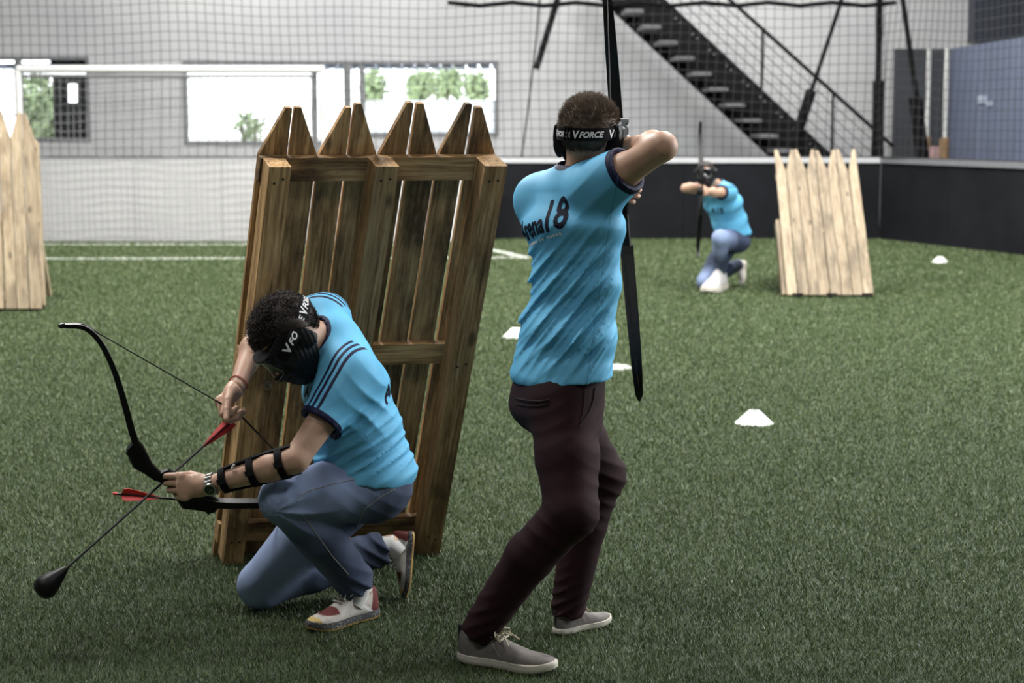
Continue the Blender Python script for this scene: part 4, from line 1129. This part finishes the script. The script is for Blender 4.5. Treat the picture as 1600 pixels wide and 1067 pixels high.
def make_arrow(label, nock, tip, roll=(0, 0, 1), head=.038):
    nock = np.asarray(nock, float); tip = np.asarray(tip, float); d = nrm(tip - nock); L = np.linalg.norm(tip - nock); r = thing('foam_tip_arrow', label, 'arrow', nock, 'foam tipped arrows')
    m = MB(); m.tube([d * .012, d * (L - .05)], .004, 8); m.build('shaft', MT['carbon'], r, True)
    m = MB(); m.tube([d * 0, d * .008, d * .016], [.0035, .0055, .0045], 8); m.build('nock', MT['red_vane'], r, True)
    a = np.asarray(roll, float); a = nrm(a - d * (a @ d)); b = np.cross(d, a)
    for k in range(3):
        th = k * 2.094; e = a * math.cos(th) + b * math.sin(th); s_ = np.cross(d, e) * .0008; m = MB()
        pl = [(.028, .004), (.032, .021), (.05, .023), (.105, .014), (.155, .004)]
        m.prism(pl, lambda x, y: d * x + e * y - s_, lambda x, y: d * x + e * y + s_); m.build('vane', MT['red_vane'], r)
    m = MB(); m.lathe([(.006, -.085), (.010, -.08), (.020, -.055), (.031, -.028), (head, -.006), (head, .008), (.030, .024), (.016, .032), (0, .034)], d * (L - .03), 24, d); m.build('foam_head', MT['black_rubber'], r, True)
    return r
FIST = ((70, 85, 60),) * 4

# ------------------------------------------------------------------ standing archer
def standing_archer():
    f = nrm((.8, .6, 0)); lat = np.array((-f[1], f[0], 0))        # his left
    J = {}
    C = P(921, 212, 5.25); ex, ey, ez = axes((.36, .93, -.06), (.02, .0, 1)); J['head'] = (C, ex, ey, ez)
    J['neck'] = P(908, 279, 5.26)
    J['torso'] = [(P(876, 592, 5.245), .188, .140, lat), (P(887, 520, 5.245), .170, .122, lat), (P(900, 440, 5.245), .158, .108, lat), (P(895, 355, 5.25), .182, .122, lat), (P(899, 305, 5.26), .150, .095, lat)]
    J['shR'] = P(936, 292, 5.14); J['shL'] = P(846, 312, 5.40)
    J['elR'] = P(1035, 229, 4.99); J['wrR'] = P(982, 228, 5.23)
    J['elL'] = P(900, 302, 5.70); J['wrL'] = P(962, 305, 5.90)
    J['hipR'] = P(880, 632, 5.17); J['hipL'] = P(860, 628, 5.32)
    sR = (G(719, 1032) + (0, 0, .006), G(868, 1054) + (0, 0, .006), (0, 0, 1)); sL = (G(868, 994) + (0, 0, .006), G(951, 973) + (0, 0, .006), (0, 0, 1))
    J['knR'] = P(893, 800, 5.02); J['anR'], J['footR'] = ankle(*sR); J['sleeve'] = .46
    J['knL'] = P(938, 742, 5.47); J['anL'], J['footL'] = ankle(*sL)
    J['calfR'] = np.array((-.022, 0, 0)); J['calfL'] = np.array((-.015, 0, 0))
    J['pelvis'] = (P(868, 640, 5.245), P(878, 572, 5.245)); J['platv'] = lat; J['pelv'] = (.165, .128)
    J['legr'] = (.106, .080, .072, .054); J['stripeR'] = np.array((.05, .25, 1.))
    J['handR'] = hand(J['wrR'], (-.25, .9, -.05), (-.9, -.2, .1), (0, 0, 1), J['elR'], FIST)
    J['handL'] = hand(J['wrL'], (.2, .95, .05), (.9, -.2, 0), (0, 0, 1), J['elL'], ((55, 80, 50),) * 4)
    S = nrm((.80, 0, -.60)).astype(f4)
    hemz = J['torso'][0][0][2]; sh = J['shR'].astype(f4)
    def folds(Q, wv):
        s = Q @ S; amp = np.clip((Q[:, 2] - hemz) / .10, .12, 1) * np.clip((1.36 - Q[:, 2]) / .16, 0, 1)
        side = np.clip((.335 - Q[:, 0]) / .09, .18, 1); am = .55 + .45 * wv(Q, 11)
        a = ridge(s * 62 + 1.6 * wv(Q, 8) + .7 * wv(Q, 19)); b = ridge(s * 118 + 2.2 * wv(Q, 12) + 2)
        body = (.0112 * a * am + .0038 * b) * amp * side
        # pulls radiating from the raised arm
        v = Q - sh; near = np.exp(-(v ** 2).sum(1) / (.13 ** 2)); ang = np.arctan2(v[:, 2] + .06, v[:, 0] - .10)
        return body + near * .0030 * ridge(Q @ nrm((.75, .1, -.65)).astype(f4) * 55 + 1.2 * wv(Q, 14)) + .0018 * wv(Q, 30)
    kR, kL = J['knR'].astype(f4), J['knL'].astype(f4); aR, aL = J['anR'].astype(f4), J['anL'].astype(f4); hR = J['hipR'].astype(f4)
    def lfold(Q, wv):
        out = .0025 * wv(Q, 24)
        for k in (kR, kL):
            g = np.exp(-((Q - k) ** 2).sum(1) / (.13 ** 2)); out = out + g * .0075 * np.clip(.4 + .9 * wv(Q, 17), 0, 1) * ridge(Q[:, 2] * 62 + Q[:, 0] * 34 + 2.4 * wv(Q, 10))
        for k in (aR, aL):
            g = np.exp(-((Q - k) ** 2).sum(1) / (.10 ** 2)); out = out + g * .008 * np.clip(.5 + .8 * wv(Q, 20), 0, 1) * ridge(Q[:, 2] * 85 - Q[:, 0] * 40 + 2.2 * wv(Q, 13))
        g = np.exp(-((Q - hR - A(0, 0, -.08)) ** 2).sum(1) / (.11 ** 2)); return out + g * .004 * ridge(Q[:, 2] * 60 - Q[:, 0] * 35 + 1.5 * wv(Q, 12))
    J['lfold'] = lfold
    J['seam'] = (np.array((1., 0, -.136)), .104)
    root, off, shirt, trs = person('archer in burgundy trousers standing with drawn bow, seen from behind', J, (J['anR'] * .5 + J['anL'] * .5) * (1, 1, 0), folds=folds, leg_mat='chino', hem_n=np.array((.10, 0, -1.)), seedw=3)
    headgear(root, off, C, ex, ey, ez, .009, .021, False, 6500, 5, [('', 118, .022), ('', 172, .024), ('', 240, .024)], MT['hair_brown'], strap_r=(.111, .091), strap_z=.010, buckle=163, tilt=.06, back_low=-.068, nape=1.0)
    shoe(root, off, *sR, 'canvas'); shoe(root, off, *sL, 'canvas')
    # back print
    tx = -lat; nn = -f
    o = P(895, 352, 5.25)
    ty = nrm(np.array((.05, 0, 1.)))
    ro = math.radians(15); tx2 = tx * math.cos(ro) + np.array((0, 0, 1)) * math.sin(ro); ty2 = np.array((0, 0, 1)) * math.cos(ro) - tx * math.sin(ro)
    print_on(root, off, shirt, [('A', -.138, -.02, .090, 0, .0022), ('rena', -.093, -.02, .088, 0, .0022), ('18', .012, -.02, .132, 0, .003)], o, tx2, ty2, nn, MT['print_navy'], xs=.72)
    # small illegible strap line under the print as a row of dashes
    me = shirt.data; bvh = BVHTree.FromPolygons([v.co for v in me.vertices], [p.vertices for p in me.polygons]); m = MB()
    for k in range(14):
        if k in (5, 8): continue
        q = []
        for dx, dz in ((0, 0), (.008, 0), (.008, .008), (0, .008)):
            p = o + tx2 * (-.093 + k * .0125 + dx) + ty2 * (-.042 + dz) - off; r = bvh.ray_cast(Vector(p + nn * .2), Vector(-nn), .5)
            if r[0] is not None: q.append(np.array(r[0]) + nn * .0015)
        if len(q) == 4: m.add(q, [(0, 1, 2, 3)])
    if m.v: m.build('print_line', MT['print_white'], shirt)
    # welt pocket on the seat and side pocket edge
    bv2 = BVHTree.FromPolygons([v.co for v in trs.data.vertices], [p.vertices for p in trs.data.polygons])
    def on(px, py, lift_=.001):
        a = np.array((0, 0, CZ)); b = nrm(P(px, py, 5.2) - a); r = bv2.ray_cast(Vector(a - off), Vector(b), 20); return np.array(r[0]) + np.array(r[1]) * lift_ if r[0] is not None else None
    for nm, pts, rd in (('pocket_welt', [(806, 622), (825, 626), (845, 627), (858, 625)], .004), ('pocket_welt', [(806, 631), (825, 634), (845, 634), (856, 631)], .003), ('side_pocket', [(929, 606), (927, 625), (920, 645), (905, 667)], .0035), ('side_pocket', [(914, 606), (913, 630), (906, 667)], .002)):
        ar = np.array(pts, float); tt = np.linspace(0, len(pts) - 1, 20); q = [on(np.interp(t, range(len(pts)), ar[:, 0]), np.interp(t, range(len(pts)), ar[:, 1])) for t in tt]
        if all(x is not None for x in q): m = MB(); m.tube(q, rd * .7, 6); m.build(nm, MT['chino_dark'], trs, True)
    m = MB()
    # bow
    g = P(972, 300, 5.99); lt = P(994, 596, 5.76); ut = P(944, -24, 5.76)
    ax = nrm(ut - lt); bk = np.array((-.05, -1, 0))
    nk = P(957, 243, 5.31)
    make_bow('black recurve bow at full draw held upright by the standing archer', g, ax, bk, .685, .24, nk)
    make_arrow('arrow on the drawn bow of the standing archer', nk, P(969, 287, 6.12), head=.034)
MT['chino_dark'] = plain('dark_burgundy_edge', srgb(34, 15, 19), .85)
standing_archer()

# ------------------------------------------------------------------ kneeling archer in front
def kneeling_archer():
    lat = nrm((.25, -.97, 0)); J = {}
    C = P(452, 523, 5.46); ex, ey, ez = axes((-.50, -.30, -.82), (-.80, -.28, .48)); J['ncut'] = .035; J['nrad'] = .062; J['yoke'] = .078; J['head'] = (C, ex, ey, ez)
    J['neck'] = P(521, 531, 5.55)
    J['shL'] = P(547, 592, 5.43); J['shR'] = P(503, 497, 5.66)
    ul = nrm(J['shL'] - J['shR'])
    l2 = nrm(lat * .5 + ul * .5)
    J['torso'] = [(P(570, 742, 5.57), .186, .176, lat), (P(558, 672, 5.57), .170, .142, lat), (P(540, 605, 5.56), .185, .135, l2), (P(529, 560, 5.56), .165, .105, ul)]
    J['elL'] = P(462, 718, 5.29); J['wrL'] = P(326, 758, 5.33)
    J['elR'] = P(405, 525, 5.75); J['wrR'] = P(371, 603, 5.55)
    J['hipL'] = P(582, 760, 5.52); J['hipR'] = P(556, 757, 5.69)
    sL = (G(588, 962) + (0, 0, .004), G(482, 990) + (0, 0, .004), (0, 0, 1)); sR = (P(648, 832, 5.89), P(640, 938, 5.80) + (0, 0, .01), (-1, -.12, .05))
    J['knL'] = P(443, 781, 5.37); J['anL'], J['footL'] = ankle(*sL)
    J['knR'] = P(408, 914, 5.70); J['anR'], J['footR'] = ankle(*sR)
    J['calfL'] = np.array((.025, .0, -.01)); J['calfR'] = np.array((0, 0, .0))
    J['pelvis'] = (P(584, 765, 5.61), P(570, 728, 5.60)); J['platv'] = lat; J['pelv'] = (.165, .125)
    J['legr'] = (.118, .078, .076, .060); J['sleeve'] = .56; J['hemx'] = -.02; J['sock'] = True
    J['stripeL'] = np.array((-.62, -.78, .05)); J['stripeR'] = np.array((-.2, -.2, 1.))
    J['handL'] = hand(J['wrL'], (-.98, -.04, -.06), (-.05, 1, -.1), (0, 0, 1), J['elL'], ((24, 92, 60), (32, 94, 60), (42, 94, 60), (52, 92, 60)), (.12, .6, .8, 20), s=1.14)
    J['handR'] = hand(J['wrR'], (-.55, -.45, -.70), (.75, -.5, -.35), (-.2, -.72, .6), J['elR'], ((50, 80, 40), (55, 80, 40), (60, 80, 40), (66, 80, 40)), (.35, .8, .55, 12), s=1.12)
    hem = J['torso'][0][0]; shL = J['shL'].astype(f4); cen = P(560, 640, 5.45).astype(f4)
    S = nrm((-.45, 0, .9)).astype(f4)
    def folds(Q, wv):
        s = Q @ S; low = np.clip((.80 - Q[:, 2]) / .22, 0, 1)
        body = low * np.clip((Q[:, 2] - hem[2]) / .07, .25, 1) * (.0072 * ridge(s * 75 + 2.0 * wv(Q, 9)) * (.6 + .4 * wv(Q, 13)) + .002 * ridge(s * 130 + 2 * wv(Q, 15)))
        v = Q - (shL + A(.06, 0, -.07)); near = np.exp(-(v ** 2).sum(1) / (.10 ** 2)); ang = np.arctan2(v[:, 2], v[:, 0])
        return body + near * .0045 * ridge(Q @ nrm((.8, 0, .6)).astype(f4) * 60 + 1.4 * wv(Q, 12)) + .0024 * wv(Q, 26)
    kL, kR = J['knL'].astype(f4), J['knR'].astype(f4); aL, aR = J['anL'].astype(f4), J['anR'].astype(f4); hL = J['hipL'].astype(f4)
    def lfold(Q, wv):
        out = .0034 * wv(Q, 20)
        g = np.exp(-((Q - kL - A(.07, 0, -.02)) ** 2).sum(1) / (.10 ** 2)); v = Q - kL; ang = np.arctan2(v[:, 2] + .02, v[:, 0] + .02)
        out = out + g * .009 * np.clip(.5 + .8 * wv(Q, 15), 0, 1) * ridge(ang * 5.5 + 1.6 * wv(Q, 12))
        for k in (aL, aR):
            g = np.exp(-((Q - k) ** 2).sum(1) / (.11 ** 2)); out = out + g * .007 * ridge((Q - k) @ A(.6, 0, .8) * 85 + 1.3 * wv(Q, 16))
        g = np.exp(-((Q - hL - A(-.02, -.02, -.02)) ** 2).sum(1) / (.14 ** 2)); return out + g * .008 * np.clip(.45 + .8 * wv(Q, 14), 0, 1) * ridge(Q[:, 2] * 58 + Q[:, 0] * 42 + 2.0 * wv(Q, 10))
    J['lfold'] = lfold
    J['fade'] = [(P(450, 740, 5.30), .26), (P(440, 860, 5.60), .26), (P(400, 910, 5.62), .24), (P(530, 730, 5.42), .22), (P(490, 740, 5.36), .22)]
    root, off, shirt, trs = person('archer in blue jeans kneeling in front with head bowed over the bow', J, (J['anL'] * .5 + J['knR'] * .5) * (1, 1, 0), folds=folds, hem_n=np.array((-.16, 0, -1.)), seedw=8)
    headgear(root, off, C, ex, ey, ez, .020, .034, True, 2600, 9, [('', 58, .027), ('', 118, .027)], MT['hair_dark'], strap_r=(.122, .101), strap_z=.012, buckle=None, tilt=-.02, mounts=False)
    # front shoe flat, rear shoe on its toes
    shoe(root, off, *sL, 'sneaker'); shoe(root, off, *sR, 'sneaker')
    # jeans details
    bv2 = BVHTree.FromPolygons([v.co for v in trs.data.vertices], [p.vertices for p in trs.data.polygons])
    def on(px, py, lift_=.0006):
        a = np.array((0, 0, CZ)); b = nrm(P(px, py, 5.2) - a); r = bv2.ray_cast(Vector(a - off), Vector(b), 20); return np.array(r[0]) + np.array(r[1]) * lift_ if r[0] is not None else None
    MT['stitch'] = plain('pale_stitching', srgb(150, 146, 136), .9)
    for nm, pts in (('pocket_seam', [(617, 764), (595, 776), (570, 795), (558, 822)]), ('pocket_seam', [(617, 764), (622, 790), (620, 812)]), ('side_seam', [(592, 738), (560, 748), (520, 756), (480, 768), (462, 782)]), ('side_seam', [(470, 800), (495, 835), (520, 870), (545, 898)])):
        ar = np.array(pts, float); tt = np.linspace(0, len(pts) - 1, 26); q = [on(np.interp(t, range(len(pts)), ar[:, 0]), np.interp(t, range(len(pts)), ar[:, 1])) for t in tt]
        if all(x is not None for x in q): m = MB(); m.tube(q, .0014, 5); m.build(nm, MT['stitch'], trs, True)
    # chest and back print
    print_on(root, off, shirt, [('A18', -.03, -.02, .055, 0, .0016)], P(470, 612, 5.45), nrm((.25, -.97, 0)), nrm((-.25, 0, .97)), nrm((-.94, -.34, 0)), MT['print_navy'])
    print_on(root, off, shirt, [('Arena18', -.13, -.02, .075, 0, .002)], P(590, 595, 5.58), nrm((-.3, .90, .3)), nrm((-.2, -.3, .95)), nrm((.93, .2, .3)), MT['print_navy'])
    # wrist watch
    wr = J['wrL']; el = J['elL']; d = nrm(wr - el); c = wr - d * .012
    wt = link('wrist_watch', bpy.data.meshes.new('wrist_watch'), None, root); a1 = nrm(np.cross(d, (0, 0, 1))); a1 = a1 if a1[1] < 0 else -a1; a2 = np.cross(d, a1); a2 = a2 if a2[2] > 0 else -a2
    bpy.data.objects.remove(wt)
    m = MB(); R_ = .0305
    m.lathe([(R_ - .002, -.010), (R_ + .001, -.010), (R_ + .0015, .010), (R_ - .002, .010)], c - off, 36, d); wt = m.build('wrist_watch', MT['silver'], root, True)
    for k in range(14):
        th = 2 * math.pi * k / 14; m = MB(); q = c + (a1 * math.cos(th) + a2 * math.sin(th)) * (R_ + .001) - off; e = -a1 * math.sin(th) + a2 * math.cos(th)
        m.tube([q - d * .0105, q + d * .0105], .0045, 6); m.build('link', MT['silver'], wt, True)
    nrmw = nrm(a1 * .95 - a2 * .30); q = c + nrmw * (R_ + .001) - off
    m = MB(); m.lathe([(.0, -.002), (.021, -.002), (.022, .003), (.020, .008), (.0165, .008)], q, 28, nrmw); m.build('bezel', MT['silver'], wt, True)
    m = MB(); m.lathe([(.0168, .0075), (0, .0075)], q, 28, nrmw); m.build('dial', MT['lens'], wt)
    m = MB(); e = np.cross(nrmw, d)
    for (vx, vy) in ((.004, .009), (-.010, .003)): m.tube([q + nrmw * .0082, q + nrmw * .0082 + d * vx + e * vy], .0007, 4)
    m.build('hands', MT['silver'], wt)
    # arm guard with three straps
    gd = None
    def arm_at(t): return wr + (el - wr) * t
    rad = lambda t: np.interp(t, [0, .3, .72, 1.1], [.0265, .036, .044, .042]) + .003
    up_ = nrm(np.cross(d, np.cross((0, 0.1, 1.), d))); fr = nrm(np.cross(d, up_)); fr = fr if fr[1] < 0 else -fr
    m = MB(); V = []; ts = np.linspace(.16, 1.0, 12); an = np.radians(np.linspace(62, 250, 14))
    for t in ts:
        for a in an:
            for o in (.0, .005): V.append(arm_at(t) + (fr * math.cos(a) + up_ * math.sin(a)) * (rad(t) + .001 + o) - off)
    k = 14; Fs = []
    for i in range(11):
        for j in range(13):
            b = (i * k + j) * 2; n_ = ((i + 1) * k + j) * 2; Fs += [(b, b + 2, n_ + 2, n_), (b + 1, n_ + 1, n_ + 3, b + 3)]
        for j in (0, 13): b = (i * k + j) * 2; n_ = ((i + 1) * k + j) * 2; Fs.append((b, n_, n_ + 1, b + 1))
    for i in (0, 11):
        for j in range(13): b = (i * k + j) * 2; Fs.append((b, b + 1, b + 3, b + 2))
    m.add(V, Fs); gd = m.build('arm_guard', MT['black_pad'], root, True)
    for t in (.2, .53, .86):
        m = MB(); dd = (el - wr) / np.linalg.norm(el - wr); r_ = rad(t) + .001; m.lathe([(r_, -.012), (r_ + .004, -.011), (r_ + .0045, .011), (r_, .012)], arm_at(t) - off, 32, dd); sp_ = m.build('guard_strap', MT['strap'], gd, True)
        m = MB(); q = arm_at(t) + fr * (r_ + .006) - off
        m.add([q + dd * sx * .014 + up_ * sz * .009 + fr * sy * .004 for sx in (-1, 1) for sz in (-1, 1) for sy in (-1, 1)], [(0, 1, 3, 2), (4, 6, 7, 5), (0, 4, 5, 1), (2, 3, 7, 6), (0, 2, 6, 4), (1, 5, 7, 3)]); m.build('strap_buckle', MT['black_gloss'], gd)
    q = arm_at(.33) + up_ * rad(.33) * .7 + fr * rad(.33) * .75 - off; m = MB(); m.tube([q, q + dd * .012 + up_ * .012], .004, 6); m.build('guard_tab', MT['lace_white'], gd)
    # red thread on the right wrist
    dw = nrm(J['wrR'] - J['elR']); m = MB(); cw = J['wrR'] - dw * .012
    b1 = nrm(np.cross(dw, (0, 1, .2))); b2 = np.cross(dw, b1)
    m.tube([cw + (b1 * math.cos(t) + b2 * math.sin(t)) * .0305 + dw * .004 * math.sin(2 * t) - off for t in np.linspace(0, 6.283, 25)], .0018, 6); m.build('wrist_thread', MT['red_thread'], root, True)
    # bow: grip lies in the palm behind the back of the hand
    g = P(266, 752, 5.372); axis = np.array((-.735, -.34, .68)); nk = P(374, 647, 5.50)
    make_bow('black recurve bow held low by the kneeling archer in front', g, axis, np.array((.64, .1, .77)), .575, .225, nk, s=.75)
    make_arrow('red-feathered arrow nocked on the low bow, black foam head down left', nk, P(60, 927, 5.22), (.5, -.6, .6))
    make_arrow('second red-feathered arrow held level behind the bow hand', P(176, 771, 5.42), P(400, 800, 5.64) + (.16, .10, -.02), (0, -.4, 1), head=.034)
kneeling_archer()

# ------------------------------------------------------------------ kneeling archer far away
def far_archer():
    J = {}; f = nrm((-.55, -.85, 0)); lat = nrm((-f[1], f[0], 0))      # his left
    C = P(1103, 271, 16.55); ex, ey, ez = axes((-.25, -.95, -.08), (-.1, 0, 1)); J['head'] = (C, ex, ey, ez)
    J['neck'] = P(1119, 289, 16.68)
    J['torso'] = [(P(1146, 367, 16.90), .185, .15, lat), (P(1140, 345, 16.86), .17, .135, lat), (P(1130, 318, 16.78), .19, .13, lat), (P(1124, 302, 16.72), .16, .1, lat)]
    J['shL'] = P(1138, 300, 16.60); J['shR'] = P(1108, 298, 16.84)
    J['elL'] = P(1118, 301, 16.36); J['wrL'] = P(1104, 299, 16.14)
    J['elR'] = P(1071, 294, 16.74); J['wrR'] = P(1096, 290, 16.60)
    J['hipL'] = P(1152, 378, 16.84); J['hipR'] = P(1138, 380, 16.98)
    J['knL'] = P(1126, 372, 16.50); sL = (G(1130, 452) + (0, 0, .006), G(1106, 459) + (-.02, -.1, .006), (0, 0, 1)); sR = (P(1165, 408, 17.2), P(1162, 447, 17.12) + (0, 0, .005), (-1, -.3, .1)); J['anL'], J['footL'] = ankle(*sL)
    J['knR'] = P(1102, 439, 16.72); J['anR'], J['footR'] = ankle(*sR)
    J['pelvis'] = (P(1147, 380, 16.92), P(1146, 367, 16.92)); J['platv'] = lat; J['pelv'] = (.165, .13)
    J['legr'] = (.112, .082, .074, .062); J['stripeL'] = np.array((.3, -.6, .7)); J['stripeR'] = np.array((-.3, -.3, .9))
    J['handL'] = hand(J['wrL'], (-.1, -1, 0), (-1, .1, 0), (0, 0, 1), J['elL'], FIST); J['handR'] = hand(J['wrR'], (.7, -.6, -.1), (.4, .7, 0), (0, 0, 1), J['elR'], FIST)
    J['lfold'] = lambda Q, wv: .004 * wv(Q, 26)
    J['fade'] = [(P(1124, 375, 16.42), .3), (P(1100, 435, 16.6), .2)]
    root, off, shirt, trs = person('archer kneeling far behind, bow raised and aimed towards the viewer', J, (J['anL'] * .5 + J['knR'] * .5) * (1, 1, 0), .009, .009, folds=lambda Q, wv: .006 * wv(Q, 28), hem_n=np.array((0, 0, -1.)), seedw=5, h_hand=.005)
    headgear(root, off, C, ex, ey, ez, .012, .02, False, 0, 6, [], MT['hair_dark'], h=.008)
    shoe(root, off, *sL, 'white', laces=False); shoe(root, off, *sR, 'white', laces=False)
    print_on(root, off, shirt, [('A18', -.04, -.02, .08, 0, .002)], P(1117, 330, 16.7), -lat * -1, np.array((0, 0, 1.)), f, MT['print_navy'])
    g = P(1096, 297, 16.06); nk = P(1098, 288, 16.52)
    make_bow('black recurve bow raised upright by the far kneeling archer', g, P(1096, 188, 16.2) - P(1092, 398, 16.2), (0, 1, 0), .63, .2, nk)
    make_arrow('arrow on the drawn bow of the far archer', nk, P(1094, 300, 15.85), head=.034)
far_archer()
